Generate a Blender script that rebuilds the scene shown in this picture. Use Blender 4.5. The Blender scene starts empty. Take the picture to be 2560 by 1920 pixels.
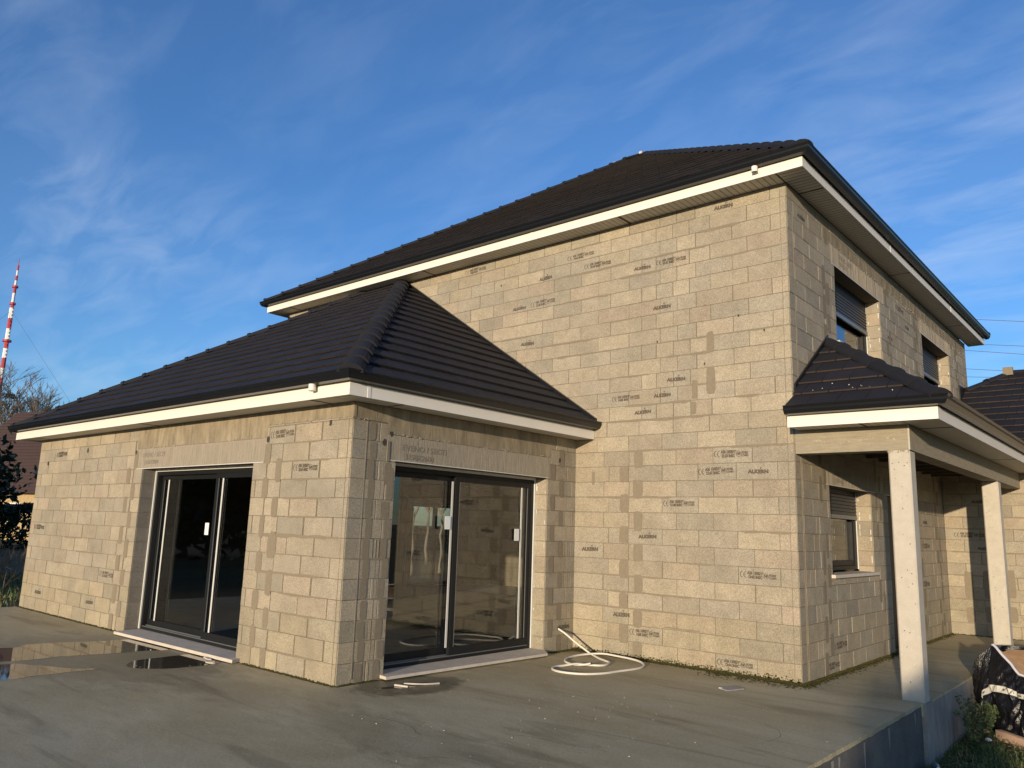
import bpy, math, random
from mathutils import Vector, Matrix, noise as mn
R = math.radians
random.seed(7)
S = bpy.context.scene
COL = S.collection

# ------------------------------------------------------------------ camera
CX, CY, CZ = 3.3252, -8.7756, 1.5531
cam = bpy.data.cameras.new("camera"); camo = bpy.data.objects.new("camera", cam); COL.objects.link(camo)
r_ = Vector((0.75964486, 0.6495527, 0.03195276)); u_ = Vector((0.09427663, -0.15860286, 0.98283114)); f_ = Vector((-0.64346842, 0.74359022, 0.18171949))
M = Matrix.Identity(4)
for i in range(3):
    M[i][0] = r_[i]; M[i][1] = u_[i]; M[i][2] = -f_[i]
M.translation = (CX, CY, CZ)
camo.matrix_world = M
cam.sensor_fit = 'HORIZONTAL'; cam.sensor_width = 36; cam.lens = 27.3956; cam.clip_start = 0.1; cam.clip_end = 9000
S.camera = camo

# ------------------------------------------------------------------ light
SUN_AZ, SUN_EL = R(16.8), R(6.2)           # azimuth from -y towards +x
sv = Vector((math.sin(SUN_AZ)*math.cos(SUN_EL), -math.cos(SUN_AZ)*math.cos(SUN_EL), math.sin(SUN_EL)))
sl = bpy.data.lights.new("sun", 'SUN'); sl.energy = 4.9; sl.angle = R(0.6); sl.color = (1.0, 0.80, 0.56)
so = bpy.data.objects.new("sun", sl); COL.objects.link(so); so.rotation_euler = sv.to_track_quat('Z', 'Y').to_euler()
S.view_settings.view_transform = 'Standard'; S.view_settings.look = 'None'; S.view_settings.gamma = 1.0
S.view_settings.exposure = 0.08
S.view_settings.use_curve_mapping = False
W = bpy.data.worlds.new("World"); S.world = W; W.use_nodes = True
wt = W.node_tree; wn = wt.nodes; wl = wt.links; wn.clear()
def N(t, nodes, **kw):
    n = nodes.new(t)
    for k, v in kw.items(): setattr(n, k, v)
    return n
sky = N('ShaderNodeTexSky', wn, sky_type='NISHITA', sun_disc=False, sun_elevation=SUN_EL, sun_rotation=math.pi - SUN_AZ,
        altitude=100, air_density=1.0, dust_density=0.3, ozone_density=3.2)
def mth(nt, op, a, b=None, c=None):
    n = nt.nodes.new('ShaderNodeMath'); n.operation = op
    for i, x in enumerate((a, b, c)):
        if x is None: continue
        if isinstance(x, (int, float)): n.inputs[i].default_value = x
        else: nt.links.new(x, n.inputs[i])
    return n.outputs[0]
tc = N('ShaderNodeTexCoord', wn); sp = N('ShaderNodeSeparateXYZ', wn); wl.new(tc.outputs['Generated'], sp.inputs[0])
zz = mth(wt, 'ADD', mth(wt, 'MAXIMUM', sp.outputs[2], 0.0), 0.22)
cb = N('ShaderNodeCombineXYZ', wn)
wl.new(mth(wt, 'DIVIDE', sp.outputs[0], zz), cb.inputs[0]); wl.new(mth(wt, 'DIVIDE', sp.outputs[1], zz), cb.inputs[1])
mp = N('ShaderNodeMapping', wn); wl.new(cb.outputs[0], mp.inputs[0]); mp.inputs['Rotation'].default_value = (0, 0, R(-52)); mp.inputs['Scale'].default_value = (1.0, 2.6, 1); mp.inputs['Location'].default_value = (0.6, 2.3, 0)
n1 = N('ShaderNodeTexNoise', wn); n1.inputs['Scale'].default_value = 3.6; n1.inputs['Detail'].default_value = 9; n1.inputs['Roughness'].default_value = .55; n1.inputs['Distortion'].default_value = .45
wl.new(mp.outputs[0], n1.inputs['Vector'])
mp2 = N('ShaderNodeMapping', wn); wl.new(cb.outputs[0], mp2.inputs[0]); mp2.inputs['Location'].default_value = (3.1, 0.4, 0)
n2 = N('ShaderNodeTexNoise', wn); n2.inputs['Scale'].default_value = 0.75; n2.inputs['Detail'].default_value = 3
wl.new(mp2.outputs[0], n2.inputs['Vector'])
mr = N('ShaderNodeMapRange', wn); mr.inputs[1].default_value = .42; mr.inputs[2].default_value = .85; wl.new(n1.outputs[0], mr.inputs[0])
mr2 = N('ShaderNodeMapRange', wn); mr2.inputs[1].default_value = .36; mr2.inputs[2].default_value = .66; wl.new(n2.outputs[0], mr2.inputs[0])
cl = mth(wt, 'MULTIPLY', mth(wt, 'MULTIPLY', mr.outputs[0], mr2.outputs[0]), 0.36)
cl = mth(wt, 'ADD', cl, mth(wt, 'MULTIPLY', mr2.outputs[0], 0.04))
tint = N('ShaderNodeMix', wn, data_type='RGBA', blend_type='MULTIPLY'); tint.inputs[0].default_value = 1
wl.new(sky.outputs[0], tint.inputs[6]); tint.inputs[7].default_value = (.97, 1.24, 1.60, 1)
mx = N('ShaderNodeMix', wn, data_type='RGBA'); wl.new(cl, mx.inputs[0]); wl.new(tint.outputs[2], mx.inputs[6]); mx.inputs[7].default_value = (4.6, 5.3, 6.4, 1)
bg = N('ShaderNodeBackground', wn); bg.inputs[1].default_value = 0.15; wl.new(mx.outputs[2], bg.inputs[0])
wo = N('ShaderNodeOutputWorld', wn); wl.new(bg.outputs[0], wo.inputs[0])

# ------------------------------------------------------------------ materials
MATS = {}
def mat(name, col, rough=.8, noise=0.0, nscale=20, bump=0.0, bscale=60, attr=False, metal=0, spec=.5, stretch=(1, 1, 1), col2=None, coat=0, speck=0):
    m = bpy.data.materials.new(name); m.use_nodes = True; nt = m.node_tree; b = nt.nodes['Principled BSDF']
    b.inputs['Roughness'].default_value = rough; b.inputs['Metallic'].default_value = metal; b.inputs['Specular IOR Level'].default_value = spec
    if coat: b.inputs['Coat Weight'].default_value = coat; b.inputs['Coat Roughness'].default_value = .08
    tc = nt.nodes.new('ShaderNodeTexCoord'); mp = nt.nodes.new('ShaderNodeMapping'); mp.inputs['Scale'].default_value = stretch
    nt.links.new(tc.outputs['Object'], mp.inputs[0])
    if attr:
        a = nt.nodes.new('ShaderNodeAttribute'); a.attribute_name = 'tint'; base = a.outputs['Color']
    else:
        rgb = nt.nodes.new('ShaderNodeRGB'); rgb.outputs[0].default_value = (*col, 1); base = rgb.outputs[0]
    if noise:
        nz = nt.nodes.new('ShaderNodeTexNoise'); nz.inputs['Scale'].default_value = nscale; nz.inputs['Detail'].default_value = 6; nz.inputs['Roughness'].default_value = .65
        nt.links.new(mp.outputs[0], nz.inputs['Vector'])
        r = nt.nodes.new('ShaderNodeMapRange'); r.inputs[1].default_value = .3; r.inputs[2].default_value = .7; nt.links.new(nz.outputs[0], r.inputs[0])
        if col2:
            mxn = nt.nodes.new('ShaderNodeMix'); mxn.data_type = 'RGBA'; nt.links.new(r.outputs[0], mxn.inputs[0]); nt.links.new(base, mxn.inputs[6]); mxn.inputs[7].default_value = (*col2, 1); base = mxn.outputs[2]
        else:
            r.inputs[3].default_value = 1-noise; r.inputs[4].default_value = 1+noise
            mm = nt.nodes.new('ShaderNodeVectorMath'); mm.operation = 'SCALE'; nt.links.new(base, mm.inputs[0]); nt.links.new(r.outputs[0], mm.inputs['Scale']); base = mm.outputs[0]
    if name == 'block':
        n5 = nt.nodes.new('ShaderNodeTexNoise'); n5.inputs['Scale'].default_value = 1.3; n5.inputs['Detail'].default_value = 7; n5.inputs['Roughness'].default_value = .7; nt.links.new(tc.outputs['Object'], n5.inputs['Vector'])
        r5 = nt.nodes.new('ShaderNodeMapRange'); r5.inputs[1].default_value = .32; r5.inputs[2].default_value = .68; r5.inputs[3].default_value = .87; r5.inputs[4].default_value = 1.10; nt.links.new(n5.outputs[0], r5.inputs[0])
        m5 = nt.nodes.new('ShaderNodeVectorMath'); m5.operation = 'SCALE'; nt.links.new(base, m5.inputs[0]); nt.links.new(r5.outputs[0], m5.inputs['Scale']); base = m5.outputs[0]
    if speck:
        vz = nt.nodes.new('ShaderNodeTexNoise'); vz.inputs['Scale'].default_value = 95; vz.inputs['Detail'].default_value = 2; vz.inputs['Roughness'].default_value = .6
        nt.links.new(tc.outputs['Object'], vz.inputs['Vector'])
        r3 = nt.nodes.new('ShaderNodeMapRange'); r3.inputs[1].default_value = .32; r3.inputs[2].default_value = .68; r3.inputs[3].default_value = 1-speck; r3.inputs[4].default_value = 1+speck
        nt.links.new(vz.outputs[0], r3.inputs[0])
        mm = nt.nodes.new('ShaderNodeVectorMath'); mm.operation = 'SCALE'; nt.links.new(base, mm.inputs[0]); nt.links.new(r3.outputs[0], mm.inputs['Scale']); base = mm.outputs[0]
    nt.links.new(base, b.inputs['Base Color'])
    if bump:
        nb = nt.nodes.new('ShaderNodeTexNoise'); nb.inputs['Scale'].default_value = bscale; nb.inputs['Detail'].default_value = 5; nb.inputs['Roughness'].default_value = .7
        nt.links.new(mp.outputs[0], nb.inputs['Vector'])
        bp = nt.nodes.new('ShaderNodeBump'); bp.inputs['Strength'].default_value = bump; bp.inputs['Distance'].default_value = .01
        nt.links.new(nb.outputs[0], bp.inputs['Height']); nt.links.new(bp.outputs[0], b.inputs['Normal'])
    MATS[name] = m
    return m
mat('block', (.3, .26, .2), .92, noise=.10, nscale=5, bump=.55, bscale=110, attr=True, spec=.2, speck=.26)
mat('mortar', (.228, .194, .142), .95, noise=.10, nscale=30, bump=.4, bscale=80, spec=.1)
mat('joint', (.165, .14, .10), .95, noise=.2, nscale=30, spec=.1)
mat('cast', (.262, .222, .158), .9, noise=.34, nscale=1.6, bump=.5, bscale=14, stretch=(5, 5, 1.6), spec=.2, speck=.08)
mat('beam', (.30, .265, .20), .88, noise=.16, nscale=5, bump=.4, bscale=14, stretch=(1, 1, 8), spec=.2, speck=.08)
mat('lintel', (.315, .280, .222), .9, noise=.10, nscale=14, bump=.8, bscale=16, stretch=(7, 7, .35), spec=.2, speck=.08)
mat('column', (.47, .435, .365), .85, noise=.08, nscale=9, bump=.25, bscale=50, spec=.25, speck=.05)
mat('ink', (.085, .068, .055), .9, noise=1, nscale=45, spec=.1, col2=(.15, .125, .095))
mat('ink_faint', (.235, .21, .17), .9, noise=.15, nscale=70, spec=.1)
mat('tile', (.026, .024, .029), .78, noise=.22, nscale=3, bump=.25, bscale=70, spec=.35, attr=True)
mat('gutter', (.009, .010, .012), .32, spec=.5)
mat('pvc', (.78, .74, .66), .42, noise=.03, nscale=3)
mat('soffit', (.58, .555, .48), .55, noise=.04, nscale=3)
mat('darkgap', (.05, .043, .035), .9)
mat('alu', (.011, .012, .013), .5, noise=.1, nscale=20, spec=.28)
mat('alu_light', (.20, .215, .22), .4, metal=.5)
mat('seal', (.62, .62, .58), .5)
mat('sill', (.55, .50, .42), .8, noise=.12, nscale=9, bump=.2, bscale=60)
mat('slat', (.055, .054, .050), .55)
mat('paper', (.78, .80, .78), .7)
mat('interior', (.36, .32, .25), .9, noise=.2, nscale=4)
mat('ceiling', (.25, .23, .2), .9)
mat('wood', (.10, .07, .045), .85, noise=.3, nscale=10)
mat('bitumen', (.066, .064, .064), .92, noise=.5, nscale=1.7, bump=.4, bscale=25, stretch=(1, 1, .6), speck=.2, col2=(.155, .148, .13))
mat('render', (.27, .25, .22), .9, noise=.3, nscale=5, bump=.4, bscale=30, stretch=(1, 1, .4), speck=.1)
mat('hose', (.66, .63, .55), .45, noise=.05, nscale=30)
mat('moss', (.05, .052, .014), 1, noise=.5, nscale=60, bump=1, bscale=150, spec=.1, col2=(.10, .085, .03))
mat('wrap', (.006, .006, .008), .26, bump=1.0, bscale=7, stretch=(5, 5, 1.2), spec=.6)
mat('foam', (.70, .70, .74), .6)
mat('cardboard', (.42, .25, .12), .85, noise=.2, nscale=6)
mat('cardboard_light', (.62, .45, .25), .85, noise=.1, nscale=6)
mat('tape', (.55, .54, .47), .6, noise=.15, nscale=40)
mat('timber', (.55, .37, .26), .85, noise=.16, nscale=8, stretch=(1, 6, 6), bump=.3, bscale=40)
mat('slate_tile', (.30, .28, .27), .6, noise=.2, nscale=20)
mat('bottle', (.10, .22, .24), .12, spec=.8)
mat('mast_red', (.42, .05, .06), .5); mat('mast_white', (.75, .75, .74), .5)
mat('wire', (.10, .11, .13), .6)
mat('bark', (.14, .115, .085), .95, noise=.3, nscale=20)
mat('bark_pale', (.36, .31, .23), .9, noise=.25, nscale=14)
mat('twig', (.12, .085, .06), .95)
mat('dry', (.20, .14, .085), .95)
mat('nbrick', (.40, .30, .16), .9, noise=.2, nscale=6)
mat('nroof', (.052, .030, .026), .85, noise=.3, nscale=12, stretch=(1, 1, 5), bump=.6, bscale=20)
mat('glass_dark', (.02, .025, .03), .08)
for nm, c, s2 in (('leaf', (.035, .060, .020), 0), ('leaf_dark', (.012, .022, .010), 0), ('grass', (.05, .085, .022), 0)):
    mat(nm, c, .6, attr=True, spec=.3)
def glass_mat():
    m = bpy.data.materials.new('glass'); m.use_nodes = True; nt = m.node_tree; nt.nodes.clear()
    g = nt.nodes.new('ShaderNodeNewGeometry'); dp = nt.nodes.new('ShaderNodeVectorMath'); dp.operation = 'DOT_PRODUCT'
    nt.links.new(g.outputs['Incoming'], dp.inputs[0]); nt.links.new(g.outputs['True Normal'], dp.inputs[1])
    a = mth(nt, 'ABSOLUTE', dp.outputs['Value']); p = mth(nt, 'POWER', mth(nt, 'SUBTRACT', 1.0, a), 5.0)
    f = mth(nt, 'MULTIPLY_ADD', p, .92, .085)
    tr = nt.nodes.new('ShaderNodeBsdfTransparent'); tr.inputs[0].default_value = (.82, .83, .82, 1)
    gl = nt.nodes.new('ShaderNodeBsdfGlossy'); gl.inputs['Roughness'].default_value = 0.0; gl.inputs[0].default_value = (.95, .97, 1, 1)
    mx = nt.nodes.new('ShaderNodeMixShader'); o = nt.nodes.new('ShaderNodeOutputMaterial')
    nt.links.new(f, mx.inputs[0]); nt.links.new(tr.outputs[0], mx.inputs[1]); nt.links.new(gl.outputs[0], mx.inputs[2]); nt.links.new(mx.outputs[0], o.inputs[0])
    MATS['glass'] = m
glass_mat()
def water_mat():
    m = bpy.data.materials.new('water'); m.use_nodes = True; nt = m.node_tree; b = nt.nodes['Principled BSDF']
    b.inputs['Base Color'].default_value = (.085, .072, .05, 1); b.inputs['Roughness'].default_value = .03; b.inputs['IOR'].default_value = 1.33; b.inputs['Specular IOR Level'].default_value = .5
    MATS['water'] = m
water_mat()
def concrete_floor():
    m = bpy.data.materials.new('screed'); m.use_nodes = True; nt = m.node_tree; b = nt.nodes['Principled BSDF']
    tc = nt.nodes.new('ShaderNodeTexCoord')
    def nz(scale, det=5, st=(1, 1, 1), rot=0, dist=0):
        mp = nt.nodes.new('ShaderNodeMapping'); mp.inputs['Scale'].default_value = st; mp.inputs['Rotation'].default_value = (0, 0, rot)
        nt.links.new(tc.outputs['Object'], mp.inputs[0])
        n = nt.nodes.new('ShaderNodeTexNoise'); n.inputs['Scale'].default_value = scale; n.inputs['Detail'].default_value = det; n.inputs['Roughness'].default_value = .65; n.inputs['Distortion'].default_value = dist
        nt.links.new(mp.outputs[0], n.inputs['Vector']); return n.outputs[0]
    def mr(x, a, b2, c, d):
        r = nt.nodes.new('ShaderNodeMapRange'); nt.links.new(x, r.inputs[0])
        for i, q in enumerate((a, b2, c, d)): r.inputs[i+1].default_value = q
        return r.outputs[0]
    big = nz(.55, 4, (1, 2.2, 1), R(20), .6); mid = nz(2.6, 6, (1, 2.6, 1), R(70), .9); fine = nz(38, 4); grit = nz(160, 2)
    c = nt.nodes.new('ShaderNodeMix'); c.data_type = 'RGBA'; nt.links.new(mr(big, .35, .65, 0, 1), c.inputs[0])
    c.inputs[6].default_value = (.385, .325, .188, 1); c.inputs[7].default_value = (.47, .412, .265, 1)
    fac = mth(nt, 'MULTIPLY', mr(mid, .3, .7, .88, 1.08), mth(nt, 'MULTIPLY', mr(fine, .3, .7, .86, 1.14), mr(grit, .35, .7, .74, 1.38)))
    # dark damp streaks running along the trowel passes
    streak = nz(.9, 3, (.28, 2.4, 1), R(68), 1.2)
    fac = mth(nt, 'MULTIPLY', fac, mr(streak, .56, .66, 1.0, .76))
    # worn damp ring round the door threshold (a stain with its own place)
    sx = nt.nodes.new('ShaderNodeSeparateXYZ'); nt.links.new(tc.outputs['Object'], sx.inputs[0])
    def ell(x0, y0, a, bb, nz_amp=.6):
        dx = mth(nt, 'DIVIDE', mth(nt, 'SUBTRACT', sx.outputs[0], x0), a); dy = mth(nt, 'DIVIDE', mth(nt, 'SUBTRACT', sx.outputs[1], y0), bb)
        d = mth(nt, 'SQRT', mth(nt, 'ADD', mth(nt, 'MULTIPLY', dx, dx), mth(nt, 'MULTIPLY', dy, dy)))
        return mth(nt, 'ADD', d, mth(nt, 'MULTIPLY', mth(nt, 'SUBTRACT', mid, .5), nz_amp))
    wet1 = mr(ell(-2.68, -3.25, .46, .62), .85, 1.05, 1, 0); wet2 = mr(ell(-5.9, -4.75, 2.0, .95, .9), .8, 1.2, 1, 0)
    wet = mth(nt, 'MAXIMUM', wet1, mth(nt, 'MULTIPLY', wet2, .55))
    wet3 = mth(nt, 'MAXIMUM', mr(ell(-3.7, -4.7, 1.1, .45, 1.2), .6, 1.1, 1, 0), mth(nt, 'MAXIMUM', mr(ell(-1.5, -.15, 2.0, .42, 1.0), .6, 1.1, 1, 0), mr(ell(-1.2, -4.6, 1.6, .5, 1.6), .5, 1.1, 1, 0)))
    wet = mth(nt, 'MAXIMUM', wet, mth(nt, 'MULTIPLY', wet3, .34))
    fac = mth(nt, 'MULTIPLY', fac, mr(wet, 0, 1, 1, .42))
    mm = nt.nodes.new('ShaderNodeVectorMath'); mm.operation = 'SCALE'; nt.links.new(c.outputs[2], mm.inputs[0]); nt.links.new(fac, mm.inputs['Scale'])
    nt.links.new(mm.outputs[0], b.inputs['Base Color'])
    nt.links.new(mth(nt, 'SUBTRACT', mr(mid, .3, .7, .62, .9), mth(nt, 'MULTIPLY', wet, .38)), b.inputs['Roughness'])
    b.inputs['Specular IOR Level'].default_value = .35
    h = mth(nt, 'ADD', mth(nt, 'MULTIPLY', fine, .5), mth(nt, 'ADD', mth(nt, 'MULTIPLY', grit, .6), mth(nt, 'MULTIPLY', mid, .35)))
    bp = nt.nodes.new('ShaderNodeBump'); bp.inputs['Strength'].default_value = .5; bp.inputs['Distance'].default_value = .012
    nt.links.new(h, bp.inputs['Height']); nt.links.new(bp.outputs[0], b.inputs['Normal'])
    MATS['screed'] = m
concrete_floor()
def ground_mat():
    m = mat('soil', (.085, .082, .035), .95, noise=1, nscale=7, col2=(.13, .085, .05), bump=.8, bscale=30, spec=.15)
ground_mat()

# ------------------------------------------------------------------ mesh helper
class MB:
    def __init__(s): s.v = []; s.f = []; s.m = []; s.c = []; s.mats = []
    def mi(s, m):
        if m not in s.mats: s.mats.append(m)
        return s.mats.index(m)
    def face(s, pts, m, col=(1, 1, 1)):
        b = len(s.v); s.v += [tuple(p) for p in pts]; s.c += [col]*len(pts)
        s.f.append(tuple(range(b, b+len(pts)))); s.m.append(s.mi(m))
    def mesh(s, vs, fs, m, col=(1, 1, 1)):
        b = len(s.v); s.v += [tuple(p) for p in vs]; s.c += [col]*len(vs); k = s.mi(m)
        for f in fs: s.f.append(tuple(i+b for i in f)); s.m.append(k)
    def box(s, a, b, m, col=(1, 1, 1)):
        (x0, y0, z0), (x1, y1, z1) = a, b
        x0, x1 = min(x0, x1), max(x0, x1); y0, y1 = min(y0, y1), max(y0, y1); z0, z1 = min(z0, z1), max(z0, z1)
        vs = [(x0, y0, z0), (x1, y0, z0), (x1, y1, z0), (x0, y1, z0), (x0, y0, z1), (x1, y0, z1), (x1, y1, z1), (x0, y1, z1)]
        s.mesh(vs, [(0, 3, 2, 1), (4, 5, 6, 7), (0, 1, 5, 4), (1, 2, 6, 5), (2, 3, 7, 6), (3, 0, 4, 7)], m, col)
    def obox(s, o, ax, ay, az, m, col=(1, 1, 1)):   # oriented box: corner + three edge vectors
        o = Vector(o); ax = Vector(ax); ay = Vector(ay); az = Vector(az)
        vs = [o, o+ax, o+ax+ay, o+ay, o+az, o+ax+az, o+ax+ay+az, o+ay+az]
        fs = [(0, 3, 2, 1), (4, 5, 6, 7), (0, 1, 5, 4), (1, 2, 6, 5), (2, 3, 7, 6), (3, 0, 4, 7)]
        if ax.cross(ay).dot(az) < 0: fs = [tuple(reversed(f)) for f in fs]
        s.mesh(vs, fs, m, col)
    def tube(s, pts, rad, m, n=8, col=(1, 1, 1), cap=True):
        pts = [Vector(p) for p in pts]; rings = []
        up = Vector((0, 0, 1)); prev = None
        for i, p in enumerate(pts):
            d = (pts[min(i+1, len(pts)-1)] - pts[max(i-1, 0)]).normalized()
            if prev is None:
                a = d.cross(up)
                if a.length < 1e-3: a = d.cross(Vector((1, 0, 0)))
            else: a = prev - d*prev.dot(d)
            a.normalize(); prev = a; b = d.cross(a)
            rr = rad[i] if isinstance(rad, (list, tuple)) else rad
            rings.append([p + (a*math.cos(2*math.pi*k/n) + b*math.sin(2*math.pi*k/n))*rr for k in range(n)])
        vs = [q for r in rings for q in r]; fs = []
        for i in range(len(rings)-1):
            for k in range(n):
                k2 = (k+1) % n; fs.append((i*n+k, i*n+k2, (i+1)*n+k2, (i+1)*n+k))
        if cap: fs.append(tuple(reversed(range(n)))); fs.append(tuple((len(rings)-1)*n+k for k in range(n)))
        s.mesh(vs, fs, m, col)
    def prism(s, poly, z0, z1, m, col=(1, 1, 1)):
        n = len(poly); A = sum(poly[i][0]*poly[(i+1) % n][1]-poly[(i+1) % n][0]*poly[i][1] for i in range(n))
        if A < 0: poly = poly[::-1]
        vs = [(x, y, z0) for x, y in poly]+[(x, y, z1) for x, y in poly]
        fs = [tuple(reversed(range(n))), tuple(range(n, 2*n))]+[(i, (i+1) % n, n+(i+1) % n, n+i) for i in range(n)]
        s.mesh(vs, fs, m, col)
    def build(s, name, parent=None, smooth=False, auto=None):
        me = bpy.data.meshes.new(name); me.from_pydata(s.v, [], s.f)
        for m in s.mats: me.materials.append(MATS[m])
        me.polygons.foreach_set('material_index', s.m)
        ca = me.color_attributes.new('tint', 'FLOAT_COLOR', 'POINT')
        flat = []
        for c in s.c: flat += [c[0], c[1], c[2], 1.0]
        ca.data.foreach_set('color', flat)
        if smooth: me.polygons.foreach_set('use_smooth', [True]*len(s.f))
        me.update()
        o = bpy.data.objects.new(name, me); COL.objects.link(o)
        if parent: o.parent = parent
        return o
def tag(o, label=None, cat=None, group=None, kind=None):
    if label: o['label'] = label
    if cat: o['category'] = cat
    if group: o['group'] = group
    if kind: o['kind'] = kind
    return o
def empty(name, loc=(0, 0, 0), label=None, cat=None, group=None):
    o = bpy.data.objects.new(name, None); o.location = loc; o.empty_display_size = .2; COL.objects.link(o)
    return tag(o, label, cat, group)

# ------------------------------------------------------------------ house numbers
A_ = 3.0536; WA = 8.6038; DD = 3.8553; HS = 2.7833; WW = 10.405; HH = 5.7676; DP = 9.93; OV = .3288; OA = .3148
XL = -A_-WA
G = -DD

house = empty('house', (0, 0, 0), 'unfinished two storey house of bare concrete blocks with dark tiled hip roofs, filling the picture', 'house')

# ------------------------------------------------------------------ block facing
def subtract(rects, hole):
    out = []; (hu0, hu1, hz0, hz1) = hole
    for (u0, u1, z0, z1) in rects:
        if hu0 >= u1 or hu1 <= u0 or hz0 >= z1 or hz1 <= z0: out.append((u0, u1, z0, z1)); continue
        if hu0 > u0: out.append((u0, hu0, z0, z1))
        if hu1 < u1: out.append((hu1, u1, z0, z1))
        a, b = max(u0, hu0), min(u1, hu1)
        if hz0 > z0: out.append((a, b, z0, hz0))
        if hz1 < z1: out.append((a, b, hz1, z1))
    return out
def block_tint(stamped=False, z=9, lo=False):
    base = random.choice([(.335, .292, .220), (.322, .284, .217), (.346, .302, .226), (.306, .273, .214), (.358, .312, .232), (.343, .291, .219), (.312, .280, .218)])
    k = random.uniform(.90, 1.08)
    if stamped: base = (.312, .282, .222); k = random.uniform(.97, 1.03)
    if lo: base = (.185, .170, .150)  # left jamb of the left door: darker tint imitates shade on it
    if z < .42: base = (base[0]*.985, base[1]*.98, base[2]*.93)
    return tuple(c*k for c in base)
def core(mb, o, u, n, th, rects, m='joint'):
    o = Vector(o); u = Vector(u); n = Vector(n)
    for (u0, u1, z0, z1) in rects:
        mb.obox(o+u*u0+Vector((0, 0, z0)), u*(u1-u0), n*(-th), Vector((0, 0, z1-z0)), m)
def facing(mb, o, u, n, u0, u1, z0, z1, holes=(), joints=None, stamps=(), lo=False, gm=1.0):
    """blocks of 50 x 20 cm laid in courses on the plane through o, along u, facing n"""
    o = Vector(o); u = Vector(u); n = Vector(n); Z = Vector((0, 0, 1))
    if u.cross(Z).dot(n) < 0: flip = True
    else: flip = False
    k = int(math.floor(z0/.2+1e-6))
    while k*.2 < z1-1e-4:
        c0, c1 = max(z0, k*.2), min(z1, k*.2+.2)
        js = sorted(j for j in joints(k) if u0+.03 < j < u1-.03)
        ed = [u0]+js+[u1]
        for a, b in zip(ed[:-1], ed[1:]):
            if b-a < .01: continue
            st = any(a <= su <= b and c0 <= sz <= c1 for su, sz in stamps)
            tint_ = block_tint(st, c0, lo); p = .0035+random.random()*.0042
            gu = random.choice([.0025, .0035, .0045, .006])*gm; gz = random.choice([.0018, .0024, .0034])
            rects = [(a+gu, b-gu, c0+gz, c1-gz)]
            for h in holes: rects = subtract(rects, h)
            for (ra, rb, ya, yb) in rects:
                if rb-ra < .012 or yb-ya < .012: continue
                c = .0028
                V = [o+u*x+Z*y+n*d for x, y, d in ((ra, ya, 0), (rb, ya, 0), (rb, yb, 0), (ra, yb, 0), (ra, ya, p-.002), (rb, ya, p-.002), (rb, yb, p-.002), (ra, yb, p-.002), (ra+c, ya+c, p), (rb-c, ya+c, p), (rb-c, yb-c, p), (ra+c, yb-c, p))]
                F = []
                for q in (0, 4):
                    for i in range(4): F.append((q+i, q+(i+1) % 4, q+4+(i+1) % 4, q+4+i))
                F.append((8, 9, 10, 11))
                if flip: F = [tuple(reversed(f)) for f in F]
                mb.mesh(V, F, 'block', tint_)
        k += 1
LAY = [0]
def lay():
    LAY[0] = (LAY[0]+1) % 60; return .0079+LAY[0]*.00002
def smear(mb, o, u, n, a, b, z, w, holes=(), seed=0):
    """a ragged ribbon of excess mortar along a bed joint"""
    for h in holes:
        if h[2]-.03 < z < h[3]+.03 and not (b < h[0] or a > h[1]): return
    o = Vector(o); u = Vector(u); n = Vector(n); Z = Vector((0, 0, 1)); k = max(4, int((b-a)/.04)); top = []; bot = []
    dl = lay()
    for i in range(k+1):
        x = a+(b-a)*i/k; t = min(1, min(i, k-i)/2.0)
        up = (w*(.45+.5*mn.noise(Vector((x*5, seed, z*3)))) + .002)*t; dn = (w*(.75+.9*mn.noise(Vector((x*4, seed+9, z*3)))) + .002)*t
        top.append(o+u*x+Z*(z+max(up, .001))+n*dl); bot.append(o+u*x+Z*(z-max(dn, .001))+n*dl)
    fl = u.cross(Z).dot(n) < 0
    for i in range(k):
        q = [bot[i], bot[i+1], top[i+1], top[i]]
        mb.face(q[::-1] if fl else q, 'mortar')
def patch(mb, o, u, n, uc, zc, w, h, seed=0):
    o = Vector(o); u = Vector(u); n = Vector(n); Z = Vector((0, 0, 1)); pts = []; dl = lay()+.0013
    for i in range(22):
        t = 2*math.pi*i/22; cx = math.copysign(abs(math.cos(t))**.55, math.cos(t)); cz = math.copysign(abs(math.sin(t))**.32, math.sin(t))
        r = 1+.10*mn.noise(Vector((math.cos(t)*2+seed*3.1, math.sin(t)*2, seed)))
        pts.append(o+u*(uc+cx*w/2*r)+Z*(zc+cz*h/2*r)+n*dl)
    if u.cross(Z).dot(n) < 0: pts = pts[::-1]
    mb.face(pts, 'mortar')
def ridge(mb, o, u, n, uc, z0, z1, w=.010, p=.012, m='mortar'):
    o = Vector(o); u = Vector(u); n = Vector(n)
    mb.obox(o+u*(uc-w/2)+Vector((0, 0, z0)), u*w, n*p, Vector((0, 0, z1-z0)), m)
def spots(mb, o, u, n, l, r=.022):
    o = Vector(o); u = Vector(u); n = Vector(n); Z = Vector((0, 0, 1))
    for (a, z) in l:
        pts = [o+u*(a+math.cos(t*.7854)*r*random.uniform(.6, 1.1))+Z*(z+math.sin(t*.7854)*r*random.uniform(.8, 1.5))+n*.0112 for t in range(8)]
        if u.cross(Z).dot(n) < 0: pts = pts[::-1]
        mb.face(pts, 'darkgap')
rng = lambda a, b, s: [a+s*i for i in range(int((b-a)/s)+1)]

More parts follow.
